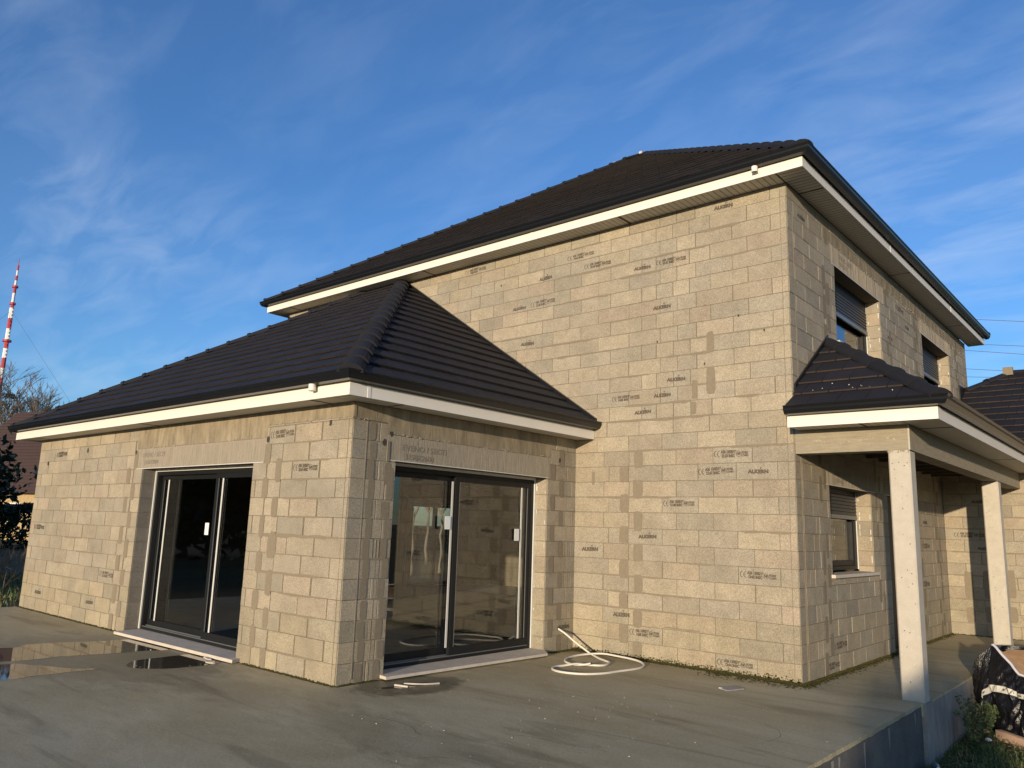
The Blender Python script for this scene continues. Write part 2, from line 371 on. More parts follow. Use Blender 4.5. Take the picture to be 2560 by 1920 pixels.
# stamps: centre along the wall, height
AL_M = [(-3.66, 5.25), (-4.16, 4.86), (-1.99, 5.08), (-1.69, 4.48), (-.80, 5.66), (-3.98, 4.28), (-1.49, 3.49), (-1.69, 3.30), (-1.98, 3.10), (-.43, 2.29), (-1.91, 1.50), (-2.79, 1.31), (-2.29, .51)]
CE_M = [(-5.13, 5.66), (-3.03, 5.47), (-2.73, 5.28), (-3.71, 4.88), (-1.56, 5.10), (-2.25, 3.31), (-.77, 2.51), (-.97, 2.31), (-1.47, 1.92), (-.47, 1.11), (-1.96, .32), (-.77, .11)]
AL_F = [(-10.90, .29), (-8.88, .30)]; CE_F = [(-10.68, 2.51), (-11.23, 1.32), (-8.43, .72), (-4.31, 2.51), (-3.82, 2.12)]
AL_R = [(.46, 5.47), (5.21, 5.09), (4.15, 4.69), (5.60, 1.86)]; CE_R = [(4.80, 5.32), (1.24, .30), (.95, .09), (5.57, 1.48), (5.42, .88)]

# --- main front wall (y = 0)
def jm(k):
    odd = (k % 2) if k < 14 else (1-k % 2)
    if k == 14: return rng(-10.54, 0, .5)
    js = [-.5*i for i in range(1, 22)] if odd == 0 else [-.2-.5*i for i in range(0, 22)]
    if k >= 15:                                    # half blocks either side of the stiffener
        js = [j for j in js if not (-1.9 < j < -1.25)] + ([-1.29, -1.53, -1.78] if odd == 0 else [-1.47, -1.72])
    elif k < 13:
        js = [j for j in js if j > -1.9]+([-2.10, -2.19, -2.58] if odd == 0 else [-2.0, -2.24, -2.58]) if k % 2 == 0 else [j for j in js if j > -1.9]+[-2.2, -2.5]
    return js
holes_m = [(-10.5, -A_, -1, 2.80)]
o0 = (0, 0, 0); ux = (1, 0, 0); nf = (0, -1, 0)
mb = MB()
core(mb, o0, ux, nf, .2, subtract([(-WW, 0, 0, HH)], holes_m[0]))
facing(mb, o0, ux, nf, -WW, 0, 0, HH, holes_m, jm, AL_M+CE_M)
for k in range(13):
    patch(mb, o0, ux, nf, (-2.045 if k % 2 == 0 else -2.26)+random.uniform(-.01, .01), k*.2+.1+random.uniform(-.02, .02), random.uniform(.115, .15), random.uniform(.19, .25), k)
for (a, z, w, h) in [(-1.01, 3.92, .10, .27), (-1.01, 3.43, .12, .34), (-1.23, 3.34, .08, .24), (-1.245, 3.1, .07, .16), (-2.75, 2.25, .05, .18)]: patch(mb, o0, ux, nf, a, z, w, h, a*7)
for i in range(85):
    z = .2*random.randint(1, 28); a = random.uniform(-8, -.6); ln = random.uniform(.3, 1.6)
    if z < 2.8 and a < -3.0: continue
    smear(mb, o0, ux, nf, a, min(a+ln, -.03), z, random.uniform(.008, .02), holes_m, i)
for (a, b, z, w) in [(-3.5, -2.2, 5.2, .026), (-2.0, -1.0, 5.2, .026), (-2.4, -1.6, 5.0, .024), (-3.4, -2.5, 4.8, .022), (-1.2, -.6, 5.4, .022), (-3.0, -1.5, .6, .015), (-2.9, -1.7, 1.0, .014), (-2.6, -.9, 3.0, .022), (-1.8, -.3, 4.0, .014), (-1.7, -1.2, .42, .018)]:
    smear(mb, o0, ux, nf, a, b, z, w, holes_m, a)
spots(mb, o0, ux, nf, [(-1.76, 4.02), (-.31, 3.97), (-1.09, 3.65), (-4.55, 5.3), (-.63, 4.2)], .014)
ridge(mb, o0, ux, nf, -.075, 0, 5.7, .006, .009)
o = mb.build('wall', house)

# --- right wall (x = 0) with two upper windows, one lower window, one door
holes_r = [(1.62, 3.67, 4.09, 5.18), (6.19, 8.28, 4.09, 5.20), (1.08, 2.74, 1.09, 2.20), (3.52, 4.80, -.1, 2.20)]
lint_r = [(1.50, 3.90, 5.18, 5.46), (6.05, 8.45, 5.20, 5.46), (.95, 2.95, 2.20, 2.46), (3.35, 4.95, 2.20, 2.46)]
cast_r = [(1.25, 9.6, 5.46, 5.62)]
def jr(k):
    odd = (k % 2) if k < 14 else (1-k % 2)
    base = rng(.5 if odd == 1 else .2, 9.8, .5)
    return [j for j in base]
oR = (0, 0, 0); uy = (0, 1, 0); nR = (1, 0, 0)
mb = MB()
rects = [(.2, DP, 0, HH)]
for h in holes_r: rects = [q for r in [subtract([r], h) for r in rects] for q in r]
core(mb, oR, uy, nR, .2, rects)
facing(mb, oR, uy, nR, -.004, DP, 0, HH, holes_r+lint_r+cast_r, jr, AL_R+CE_R)
ridge(mb, oR, uy, nR, .175, 0, 5.45, .011, .0095); ridge(mb, oR, uy, nR, .21, 0, 2.4, .005, .0088)
for k in range(13):
    for (yc, w) in [(.83, .10), (3.05, .09), (5.2, .09), (6.4, .10)]:
        if random.random() < .75:
            y = yc+(.10 if k % 2 else -.06)+random.uniform(-.03, .03)
            if any(h[0]-.08 < y < h[1]+.08 and h[2]-.1 < k*.2+.1 < h[3]+.25 for h in holes_r): continue
            patch(mb, oR, uy, nR, y, k*.2+.1+random.uniform(-.04, .04), w*random.uniform(.7, 1.2), random.uniform(.2, .32), k+yc)
for k in range(20, 28):
    for (yc, w) in [(1.22, .12), (4.05, .10), (5.75, .12), (8.9, .10)]:
        if random.random() < .8: patch(mb, oR, uy, nR, yc+(.10 if k % 2 else -.04), k*.2+.1, w, random.uniform(.22, .34), k+yc)
for i in range(60):
    z = .2*random.randint(1, 27); a = random.uniform(.3, 8.5); smear(mb, oR, uy, nR, a, a+random.uniform(.3, 1.1), z, random.uniform(.006, .016), holes_r+lint_r+cast_r, i+50)
for i in range(12):
    k = random.randint(0, 10); y = random.choice([.3, .42, .62, 3.2, 5.0, 6.0]) + random.uniform(-.05, .05); ridge(mb, oR, uy, nR, y, k*.2+.01, k*.2+.19, .006, .0086)
mb.build('wall', house)
mb = MB()                                                            # left and rear walls
core(mb, (-WW, 0, 0), uy, (-1, 0, 0), .2, [(.2, DP-.2, 2.8, HH)]); facing(mb, (-WW, 0, 0), uy, (-1, 0, 0), 0, DP, 2.8, HH, (), jr)
core(mb, (0, DP, 0), ux, (0, 1, 0), .2, [(-WW, -.2, 0, HH)]); facing(mb, (0, DP, 0), ux, (0, 1, 0), -WW, 0, 0, HH, (), jm)
mb.build('wall', house)

# --- annex front wall (y = -DD)
X1, X2, H1 = -7.682, -4.847, 2.20
holes_f = [(X1, X2, -.1, H1)]
lint_f = [(-7.90, -4.62, H1, 2.48)]; cast_f = [(-7.90, -4.60, 2.48, HS), (-4.60, -A_+.01, 2.62, HS)]
def jf(k):
    if k % 2 == 0: js = [-11.46+.5*i for i in range(0, 8)]+[-7.94]+[-4.56+.5*i for i in range(0, 4)]+[-3.57]
    else: js = [-11.2+.5*i for i in range(0, 7)]+[-8.2]+[-4.77+.5*i for i in range(0, 4)]+[-3.27]
    return js
oF = (0, G, 0)
mb = MB()
core(mb, oF, ux, nf, .2, subtract([(XL, -A_, 0, HS)], holes_f[0]))
facing(mb, oF, ux, nf, XL, -A_, 0, HS, holes_f+lint_f+cast_f, jf, AL_F+CE_F, False, 2.1)
for k in range(12):
    for yc in ((-7.91 if k % 2 else -8.1), (-4.56 if k % 2 else -4.33)):
        patch(mb, oF, ux, nf, yc+random.uniform(-.01, .01), k*.2+.1+random.uniform(-.02, .02), random.uniform(.09, .13), random.uniform(.21, .27), k+yc)
for i in range(48):
    z = .2*random.randint(1, 12); a = random.choice([random.uniform(-11.5, -9), random.uniform(-4.5, -3.7)]); smear(mb, oF, ux, nf, a, min(a+random.uniform(.3, .9), -A_-.05), z, random.uniform(.007, .016), holes_f+lint_f, i+90)
smear(mb, oF, ux, nf, -4.62, -3.3, 1.4, .026, (), 3); smear(mb, oF, ux, nf, -4.6, -3.4, 1.0, .022, (), 4); patch(mb, oF, ux, nf, -4.33, 1.27, .17, .25, 6)
spots(mb, oF, ux, nf, [(-9.63, 2.53), (-11.22, 2.37), (-7.92, 2.44), (-3.42, 2.58), (-4.58, 2.46)], .03)
ridge(mb, oF, ux, nf, -A_-.06, 0, 2.6, .005, .009)
mb.build('wall', house)
# --- annex right wall (x = -A_)
Y1, Y2, H2 = -3.267, -.6306, 2.2175
holes_a = [(Y1, Y2, -.1, H2)]
lint_a = [(-3.39, -.60, H2, 2.49)]; cast_a = [(-3.39, -.56, 2.49, HS), (G-.01, -3.39, 2.61, HS)]
def ja(k): return [-3.67, -3.4, -.46, -.2] if k % 2 else [-3.67, -3.5, -.36, -.1]
oA = (-A_, 0, 0)
mb = MB()
core(mb, oA, uy, nR, .2, subtract([(G+.2, 0, 0, HS)], holes_a[0]))
facing(mb, oA, uy, nR, G-.004, 0, 0, HS, holes_a+lint_a+cast_a, ja, [(-.23, .3)])
ridge(mb, oA, uy, nR, -3.672, .05, 2.6, .012, .0095)
mb.obox(Vector(oA)+Vector((0, -3.40, 2.20)), (0.016, 0, 0), (0, .035, 0), (0, 0, .22), 'mortar')
for k in range(13):
    patch(mb, oA, uy, nR, (-3.61 if k % 2 else -3.63)+.03, k*.2+.1, .085, random.uniform(.17, .22), k)
    patch(mb, oA, uy, nR, (-3.33 if k % 2 else -3.37), k*.2+.1 if k < 11 else 2.05, .09, random.uniform(.17, .22), k+5)
    patch(mb, oA, uy, nR, (-.52 if k % 2 else -.33), min(k*.2+.1, 2.5), .10, random.uniform(.19, .25), k+15)
    if k % 2 == 0:
        for y in (-3.55, -3.47, -3.43, -.25, -.17, -.07): 
            if random.random() < .6 and k < 11: ridge(mb, oA, uy, nR, y, k*.2+.01, k*.2+.19, .005, .009)
    elif random.random() < .6 and k < 11: ridge(mb, oA, uy, nR, -3.46, k*.2+.01, k*.2+.19, .006, .0086)
for z, a, b in [(1.2, -3.85, -3.3), (2.0, -.6, -.05), (1.0, -.6, -.05), (.6, -.6, -.02), (.8, -3.6, -3.3)]: smear(mb, oA, uy, nR, a, b, z, .012, (), z)
spots(mb, oA, uy, nR, [(-3.35, 2.50), (-3.44, 2.40), (-.38, 2.47)], .028)
spots(mb, oA, uy, nR, [(-.337, .29)], .024)
mb.build('wall', house)
# --- annex west wall, rear wall (seen from inside through the glass)
mb = MB()
hw = [(4.45, 6.35, .02, 2.15)]
core(mb, (XL, 0, 0), uy, (-1, 0, 0), .2, subtract([(G+.2, 7.7, 0, HS)], hw[0]))
facing(mb, (XL, 0, 0), uy, (-1, 0, 0), G, 7.9, 0, HS, hw, jr)
facing(mb, (XL+.2, 0, 0), uy, (1, 0, 0), G+.21, 7.69, 0, 2.6, hw, jr)
core(mb, (0, 7.9, 0), ux, (0, 1, 0), .2, [(XL, -3.5, 0, HS)])
facing(mb, (0, 7.7, 0), ux, (0, -1, 0), XL+.21, -3.5, 0, 2.6, (), jm)
for z in (.9, 1.5, 1.9): patch(mb, (0, 7.7, 0), ux, (0, -1, 0), -8.6+z*.2, z, .15, .25, z)
mb.build('wall', house)
mb = MB(); mb.box((XL+.2, G+.2, -.1), (-A_-.2, 0, .012), 'interior'); mb.box((XL+.2, 0, -.1), (-.2, 7.7, .012), 'interior'); mb.build('floor', house)
mb = MB(); mb.box((XL+.2, G+.2, 2.62), (-A_-.2, -.0, 2.74), 'ceiling'); mb.box((XL+.2, .2, 2.62), (-.2, 7.7, 2.79), 'ceiling'); mb.box((-WW+.2, .2, 5.6), (-.2, DP-.2, 5.7), 'ceiling'); mb.build('ceiling', house)
mb = MB(); mb.box((-3.3, .2, .02), (-3.1, 7.7, 2.6), 'interior'); mb.box((-3.1, 3.4, 2.8), (-3.0, 3.5, 5.6), 'interior'); mb.box((-3.2, .2, 2.8), (-3.1, DP-.2, 5.6), 'interior'); mb.build('partition_wall', house)

# --- reveals: block courses returning into each opening
def reveal(o, u, n, u0, u1, z0, z1):
    mb = MB(); facing(mb, o, u, n, u0, u1, z0, z1, (), lambda k: [])
    return mb
nj = lambda k: []
def jamb(*a):
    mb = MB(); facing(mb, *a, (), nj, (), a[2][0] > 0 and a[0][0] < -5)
    if a[2][1] < 0:                                                  # foam and mortar blobs on the lit jambs
        for i in range(9):
            z = random.uniform(a[5]+.1, a[6]-.1); x = -(a[3]+random.choice([.02, .17, .16])); mb.obox((x, a[0][1]-.009, z), (random.uniform(.006, .012), 0, 0), (0, -.006, 0), (0, 0, random.uniform(.02, .09)), 'seal')
    mb.build('reveal_blocks', house)
jamb((0, Y2, 0), (-1, 0, 0), (0, -1, 0), A_+.001, A_+.196, .03, H2); jamb((0, Y1, 0), (-1, 0, 0), (0, 1, 0), A_+.001, A_+.196, .03, H2)
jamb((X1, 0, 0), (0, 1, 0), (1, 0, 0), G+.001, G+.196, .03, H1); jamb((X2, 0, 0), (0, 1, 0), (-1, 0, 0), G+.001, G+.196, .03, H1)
for h in holes_r:
    z0 = max(h[2], 0); jamb((0, h[1], 0), (-1, 0, 0), (0, -1, 0), .001, .196, z0, h[3]); jamb((0, h[0], 0), (-1, 0, 0), (0, 1, 0), .001, .196, z0, h[3])

# --- lintels and cast concrete
def lintel(o, u, n, r, lines=(), th=.2):
    mb = MB(); o = Vector(o); u = Vector(u); n = Vector(n)
    mb.obox(o+u*r[0]+n*.006+Vector((0, 0, r[2]+.002)), u*(r[1]-r[0]), n*(-.03), (0, 0, r[3]-r[2]-.004), 'lintel')
    L = r[1]-r[0]; i = 0
    while i*.012 < L:                                             # fine vertical combing
        a = r[0]+i*.012+random.uniform(-.003, .003)
        if random.random() < .7: mb.obox(o+u*a+n*.006+Vector((0, 0, r[2]+.004)), u*.0045, n*random.uniform(.0006, .0016), (0, 0, (r[3]-r[2])*random.uniform(.9, .97)), 'lintel')
        i += 1
    mb.obox(o+u*(r[0]+.02)+n*.007+Vector((0, 0, r[2]-.002)), u*(L-.04), n*.003, (0, 0, .008), 'seal')
    return mb.build('lintel', house)
def text_mesh(body, size, extr=.0006, bold=.0, align='CENTER', xs=1.0):
    cu = bpy.data.curves.new('t', 'FONT'); cu.body = body; cu.size = size; cu.align_x = align; cu.align_y = 'CENTER'; cu.extrude = extr; cu.offset = bold; cu.resolution_u = 2
    ob = bpy.data.objects.new('t', cu); COL.objects.link(ob); bpy.context.view_layer.update()
    me = bpy.data.meshes.new_from_object(ob.evaluated_get(bpy.context.evaluated_depsgraph_get()))
    vs = [(v.co.x*xs, v.co.y, v.co.z) for v in me.vertices]; fs = [tuple(p.vertices) for p in me.polygons]
    bpy.data.objects.remove(ob); bpy.data.curves.remove(cu); bpy.data.meshes.remove(me)
    return vs, fs
def frame_for(o, u, n):
    u = Vector(u); n = Vector(n); Z = Vector((0, 0, 1)); f = 1
    if u.cross(Z).dot(n) < 0: u = -u
    m = Matrix.Identity(4)
    for i in range(3): m[i][0] = u[i]; m[i][1] = Z[i]; m[i][2] = n[i]
    m.translation = Vector(o); return m
def lettering(par, o, u, n, uc, z, body, size, m='ink_faint', bold=.001, xs=1.0, align='CENTER', name='lettering', d=.0092):
    vs, fs = text_mesh(body, size, .0006, bold, align, xs); mb = MB(); mb.mesh(vs, fs, m)
    ob = mb.build(name, par); ob.matrix_local = frame_for(Vector(o)+Vector(u)*uc+Vector((0, 0, z))+Vector(n)*d, u, n); return ob
la = lintel(oA, uy, nR, lint_a[0])
lettering(la, oA, uy, nR, -2.85, 2.368, 'EVENO / SECTI', .088, bold=.0012, xs=1.16); lettering(la, oA, uy, nR, -2.93, 2.272, '2150X2600', .082, bold=.0012, xs=1.1)
lf = lintel(oF, ux, nf, lint_f[0])
lettering(lf, oF, ux, nf, -7.38, 2.385, 'EVENO / SECTI', .088, xs=1.1); lettering(lf, oF, ux, nf, -7.44, 2.285, '2150X2800', .082, xs=1.1)
for i, r in enumerate(lint_r):
    lr = lintel(oR, uy, nR, r)
    if i in (0, 2): lettering(lr, oR, uy, nR, r[0]+.62, r[3]-.10, 'EVENO / SECTI', .085, xs=1.1); lettering(lr, oR, uy, nR, r[0]+.5, r[3]-.19, '950X2000' if i == 0 else '1150X1600', .075)
def cast(o, u, n, r, m='cast'):
    mb = MB(); o = Vector(o); u = Vector(u); n = Vector(n)
    mb.obox(o+u*r[0]+n*.0045+Vector((0, 0, r[2]+.003)), u*(r[1]-r[0]), n*(-.03), (0, 0, r[3]-r[2]-.006), m)
    a = r[0]+.3
    while a < r[1]-.1:
        mb.obox(o+u*a+n*.0045+Vector((0, 0, r[2]+.02)), u*.003, n*.002, (0, 0, (r[3]-r[2])*.8), m); a += random.uniform(.15, .6)
    for q in range(int((r[1]-r[0])*9)):
        a = random.uniform(r[0], r[1]-.04)
        mb.obox(o+u*a+n*.0045+Vector((0, 0, r[2]+random.uniform(-.008, .012))), u*random.uniform(.01, .04), n*random.uniform(.003, .010), (0, 0, random.uniform(.006, .016)), 'lintel')
    return mb.build('concrete_band', house)
for r in cast_f: cast(oF, ux, nf, r)
for r in cast_a: cast(oA, uy, nR, r)
for r in cast_r: cast(oR, uy, nR, r)

# --- printed stamps (each a part, meshes shared)
def stamp_mesh(kind, var=0):
    mb = MB()
    def T(body, size, x, y, bold=.0009, xs=1.0, align='CENTER'):
        vs, fs = text_mesh(body, size, .0005, bold, align, xs); mb.mesh([(a+x, b+y, c) for a, b, c in vs], fs, 'ink')
    if kind == 'AL':
        T('ALKERN', .060, 0, 0, .0046, 1.14)
        for k, (x0, y0, x1, y1) in enumerate([(.030, .034, .030, .062), (.030, .044, .052, .056), (.030, .040, .016, .05)]):
            d = Vector((x1-x0, y1-y0, 0)); p = Vector((-d.y, d.x, 0)).normalized()*.004
            mb.face([Vector((x0, y0, .0004))-p, Vector((x1, y1, .0004))-p*.5, Vector((x1, y1, .0004))+p*.5, Vector((x0, y0, .0004))+p], 'ink')
    else:
        def arc(cx, cy, r, a0, a1, w=.009):
            n = 12; vs = []
            for i in range(n+1):
                a = R(a0+(a1-a0)*i/n); vs += [(cx+(r-w)*math.cos(a), cy+(r-w)*math.sin(a), .0004), (cx+r*math.cos(a), cy+r*math.sin(a), .0004)]
            mb.mesh(vs, [(2*i, 2*i+1, 2*i+3, 2*i+2) for i in range(n)], 'ink')
        arc(-.185, 0, .040, 100, 260); arc(-.140, 0, .040, 100, 260)
        mb.face([(-.178, -.003, .0004), (-.152, -.003, .0004), (-.152, .003, .0004), (-.178, .003, .0004)], 'ink')
        a, b = [('A26 13/05/19', '13:43 B40C'), ('A26 13/05/19', '13:44 B40C'), ('A26 15/05/19', '21:18 B40C'), ('A26 15/05/19', '21:40 B40C'), ('A26 15/05/19', '21:41 B40C'), ('A26 13/05/19', '14:05 B40C')][var]
        T(a, .048, -.026, .022, .0034, .78); T(b, .048, -.030, -.023, .0034, .78)
        arc(.108, 0, .034, 0, 360, .0055); T('NF', .040, .108, 0, .0028, .9)
        T('FDES', .038, .188, .012, .0022); T('COMPL', .029, .190, -.019, .0016)
    return mb
STM = {}
def stamp(o, u, n, uc, z, kind, var=0, flipok=False):
    key = (kind, var); nm = 'maker_stamp' if kind == 'AL' else 'quality_stamp'
    if key not in STM:
        ob = stamp_mesh(kind, var).build(nm, house); STM[key] = ob.data
    else:
        ob = bpy.data.objects.new(nm, STM[key]); COL.objects.link(ob); ob.parent = house
    ob.matrix_local = frame_for(Vector(o)+Vector(u)*uc+Vector((0, 0, z))+Vector(n)*.0078, u, n)
    ob.rotation_euler.rotate_axis('Z', R(random.uniform(-2.2, 2.2))); ob.scale = (random.uniform(.93, 1.03), random.uniform(.9, 1.08), 1)
for l, k in ((AL_M, 'AL'), (CE_M, 'CE')):
    for i, (a, z) in enumerate(l):
        var = 0 if k == 'AL' else {6: 2, 7: 4, 8: 3, 9: 0, 10: 5, 11: 1}.get(i, i % 6)
        stamp(o0, ux, nf, a, z, k, var)
for i, (a, z) in enumerate(AL_F): stamp(oF, ux, nf, a, z, 'AL')
for i, (a, z) in enumerate(CE_F): stamp(oF, ux, nf, a, z, 'CE', i)
for i, (a, z) in enumerate(AL_R): stamp(oR, uy, nR, a, z, 'AL')
for i, (a, z) in enumerate(CE_R): stamp(oR, uy, nR, a, z, 'CE', i)
stamp(oA, uy, nR, -.22, .30, 'AL')

# ------------------------------------------------------------------ soffits, fascias, gutters
def soffit(name, x0, x1, y0, y1, z, along):
    """boards run across the overhang; `along` is the axis of the overhang"""
    mb = MB(); mb.box((x0, y0, z+.0026), (x1, y1, z+.012), 'darkgap')
    a, b = (x0, x1) if along == 'x' else (y0, y1); s = .08; t = a
    while t < b-1e-4:
        e = min(t+s-(.009 if along == 'x' else .013), b)
        if along == 'x': mb.box((t, y0, z), (e, y1, z+.0026), 'soffit')
        else: mb.box((x0, t, z), (x1, e, z+.0026), 'soffit')
        t += s
    for q in rng(a+.72, b-.1, 3.9):
        if along == 'x': mb.box((q, y0, z-.004), (q+.03, y1, z-.0005), 'wood')
        else: mb.box((x0, q, z-.004), (x1, q+.02, z-.0005), 'wood')
    return mb.build('soffit', house)
fo = .012
soffit('s', -WW-OV+fo, .0, -OV+fo, -.001, HH, 'x'); soffit('s', .012, OV-fo, -OV+fo, DP+OV-fo, HH, 'y'); soffit('s', -WW-OV+fo, -WW-.012, 0, DP+OV-fo, HH, 'y')
soffit('s', XL-OA+fo, -A_, G-OA+fo, G-.001, HS, 'x'); soffit('s', -A_+.012, -A_+OA-fo, G-OA+fo, -.012, HS, 'y'); soffit('s', XL-OA+fo, XL-.012, G, 7.9, HS, 'y')
PX, PY, PZ = 1.555, -.33, 2.748       # porch fascia corner
soffit('s', .06, 1.2, PY+fo, -.001, PZ, 'x'); soffit('s', 1.212, PX-fo, PY+fo, 6.94, PZ, 'y')
def sweep(mb, path, prof, m, closed=False, smooth=False):
    """path: list of (x,y) with the outside on the right-hand side; prof: (outward offset, z)"""
    P = [Vector((x, y, 0)) for x, y in path]; n = len(P); rings = []
    for i in range(n):
        d0 = (P[i]-P[i-1]).normalized() if i > 0 else None; d1 = (P[i+1]-P[i]).normalized() if i < n-1 else None
        if d0 is None: d0 = d1
        if d1 is None: d1 = d0
        n0 = Vector((d0.y, -d0.x, 0)); n1 = Vector((d1.y, -d1.x, 0)); b = (n0+n1)
        b = b/(b.dot(n0)) if b.length > 1e-5 else n0
        rings.append([P[i]+b*a+Vector((0, 0, z)) for a, z in prof])
    k = len(prof); vs = [q for r in rings for q in r]; fs = []
    for i in range(n-1):
        for j in range(k): fs.append((i*k+j, i*k+(j+1) % k, (i+1)*k+(j+1) % k, (i+1)*k+j))
    fs.append(tuple(range(k))[::-1]); fs.append(tuple((n-1)*k+j for j in range(k)))
    mb.mesh(vs, fs, m)
def eaves(path, z, fh, gz, label=None):
    mb = MB(); sweep(mb, path, [(-.012, z-.006), (0, z-.006), (0, z+fh), (-.012, z+fh)], 'pvc'); mb.build('fascia', house)
    mb = MB(); sweep(mb, path, [(-.05, z+fh+.002), (-.02, z+fh+.002), (-.02, z+fh+.10), (-.05, z+fh+.10)], 'soffit'); mb.build('rafter_trim', house)
    g = MB(); th = .006
    pr = [(-.012, gz+.012), (.030, gz-.012), (.085, gz-.004), (.112, gz+.034), (.118, gz+.055), (.112, gz+.062), (.128, gz+.085), (.120, gz+.088), (.100, gz+.06), (.078, gz+.008), (.030, gz-.002), (-.004, gz+.020), (-.004, gz+.085), (-.012, gz+.085)]
    sweep(g, path, pr, 'gutter'); return g.build('gutter', house)
def joint_cover(x, y, z0, z1, ax):
    mb = MB()
    if ax == 'y': mb.box((x-.02, y-.0035, z0), (x+.02, y, z1), 'pvc')
    else: mb.box((x, y-.02, z0), (x+.0035, y+.02, z1), 'pvc')
    mb.build('fascia_joint', house)
for x in (-7.6, -3.7): joint_cover(x, -OV, HH-.008, HH+.113, 'y')
for y in (3.2, 7.1): joint_cover(OV, y, HH-.008, HH+.113, 'x')
joint_cover(-8.3, G-OA, HS-.008, HS+.117, 'y'); joint_cover(1.555, 5.35, 2.74, 2.864, 'x'); joint_cover(-A_+OA, -3.93, HS-.008, HS+.117, 'x')
# paths run so that the outside is on the right: front eave left->right needs outside at -y
g_main = eaves([(-WW-OV, DP+OV), (-WW-OV, -OV), (OV, -OV), (OV, DP+OV)], HH, .111, HH+.128)
g_annex = eaves([(XL-OA, 7.95), (XL-OA, G-OA), (-A_+OA, G-OA), (-A_+OA, -.012)], HS, .115, HS+.140)
g_porch = eaves([(.055, PY), (PX, PY), (PX, 6.9)], PZ, .114, PZ+.135)
def outlet(par, x, y, z, r=.037):
    mb = MB(); vs = []; fs = []; n = 20
    prof = [(r, .04), (r, -.028), (r-.006, -.028), (r-.006, .02), (.001, .02)]
    for rr, dz in prof:
        for k in range(n): vs.append((x+rr*math.cos(2*math.pi*k/n), y+rr*math.sin(2*math.pi*k/n), z+dz))
    for i in range(len(prof)-1):
        for k in range(n): fs.append((i*n+k, (i*n+(k+1) % n), (i+1)*n+(k+1) % n, (i+1)*n+k))
    mb.mesh(vs, fs, 'pvc'); return mb.build('gutter_outlet', par, smooth=False)
outlet(g_main, -.22, -OV-.055, 5.848); outlet(g_annex, -3.28, G-OA-.055, 2.878)

# ------------------------------------------------------------------ roofs
def clip_poly(poly, region):
    """Sutherland-Hodgman: clip poly by convex region (ccw)"""
    out = poly
    for i in range(len(region)):
        a = region[i]; b = region[(i+1) % len(region)]; inp = out; out = []
        if not inp: break
        side = lambda p: (b[0]-a[0])*(p[1]-a[1])-(b[1]-a[1])*(p[0]-a[0])
        for j in range(len(inp)):
            p = inp[j]; q = inp[(j+1) % len(inp)]; sp_, sq = side(p), side(q)
            if sp_ >= 0: out.append(p)
            if (sp_ >= 0) != (sq >= 0):
                t = sp_/(sp_-sq); out.append((p[0]+(q[0]-p[0])*t, p[1]+(q[1]-p[1])*t))
    return out
def roof_plane(mb, o, u, h, slope, region, tw=.30, ex=.30, em=1.0):
    """o: eave origin; u: unit along the eave; h: horizontal unit up-slope; region: convex polygon in (along, horizontal run)"""
    o = Vector(o); u = Vector(u); h = Vector(h); c = math.hypot(1, slope); run = ex/c
    up = u.cross(h); s = 1 if up.z > 0 else -1
    A = sum(region[i][0]*region[(i+1) % len(region)][1]-region[(i+1) % len(region)][0]*region[i][1] for i in range(len(region)))
    if A < 0: region = region[::-1]
    amin = min(p[0] for p in region); amax = max(p[0] for p in region); tmax = max(p[1] for p in region); tmin = min(p[1] for p in region)
    nrm = (Vector((0, 0, 1))-h*slope)/c
    P = lambda a, t, d: o+u*a+h*t+Vector((0, 0, slope*t))+nrm*d
    # underlay sheet
    v = [P(a, t, -.02) for a, t in region]; v = v if s > 0 else v[::-1]; mb.face(v, 'wood')
    i = int(tmin/run)-1; row = 0
    while i*run < tmax:
        t0 = i*run; t1 = t0+run+.02
        j = int(amin/tw)-2
        while j*tw < amax:
            a0 = j*tw+(tw/2 if i % 2 else 0)+.003; a1 = a0+tw-.006
            pg = clip_poly([(a0, t0), (a1, t0), (a1, t1), (a0, t1)], region)
            if len(pg) >= 3:
                q = random.uniform(.85, 1.15); tc_ = (.0120*q, .0125*q, .0185*q); dz = random.uniform(-.0015, .0015)
                hi = lambda t: .034-.030*(t-t0)/(t1-t0)+dz
                top = [P(a, t, hi(t)) for a, t in pg]; bot = [P(a, t, hi(t)-.024) for a, t in pg]; n = len(pg)
                vs = top+bot; fs = [tuple(range(n))]+[(k, n+k, n+(k+1) % n, (k+1) % n) for k in range(n)]
                if s < 0: fs = [f[::-1] for f in fs]
                mb.mesh(vs, fs, 'tile', tc_)
                ed_ = [a for a, t in pg if abs(t-t0) < 1e-6]
                if len(ed_) >= 2 and max(ed_)-min(ed_) > .02:        # worn pale lower edge of the tile
                    a_, b_ = min(ed_)+.004, max(ed_)-.004; v4 = [P(a_, t0-.0012, hi(t0)-.021), P(b_, t0-.0012, hi(t0)-.021), P(b_, t0-.0012, hi(t0)-.003), P(a_, t0-.0012, hi(t0)-.003)]
                    mb.face(v4 if s > 0 else v4[::-1], 'tile', (.055*q*em, .040*q*em, .033*q*em))
            j += 1
        i += 1
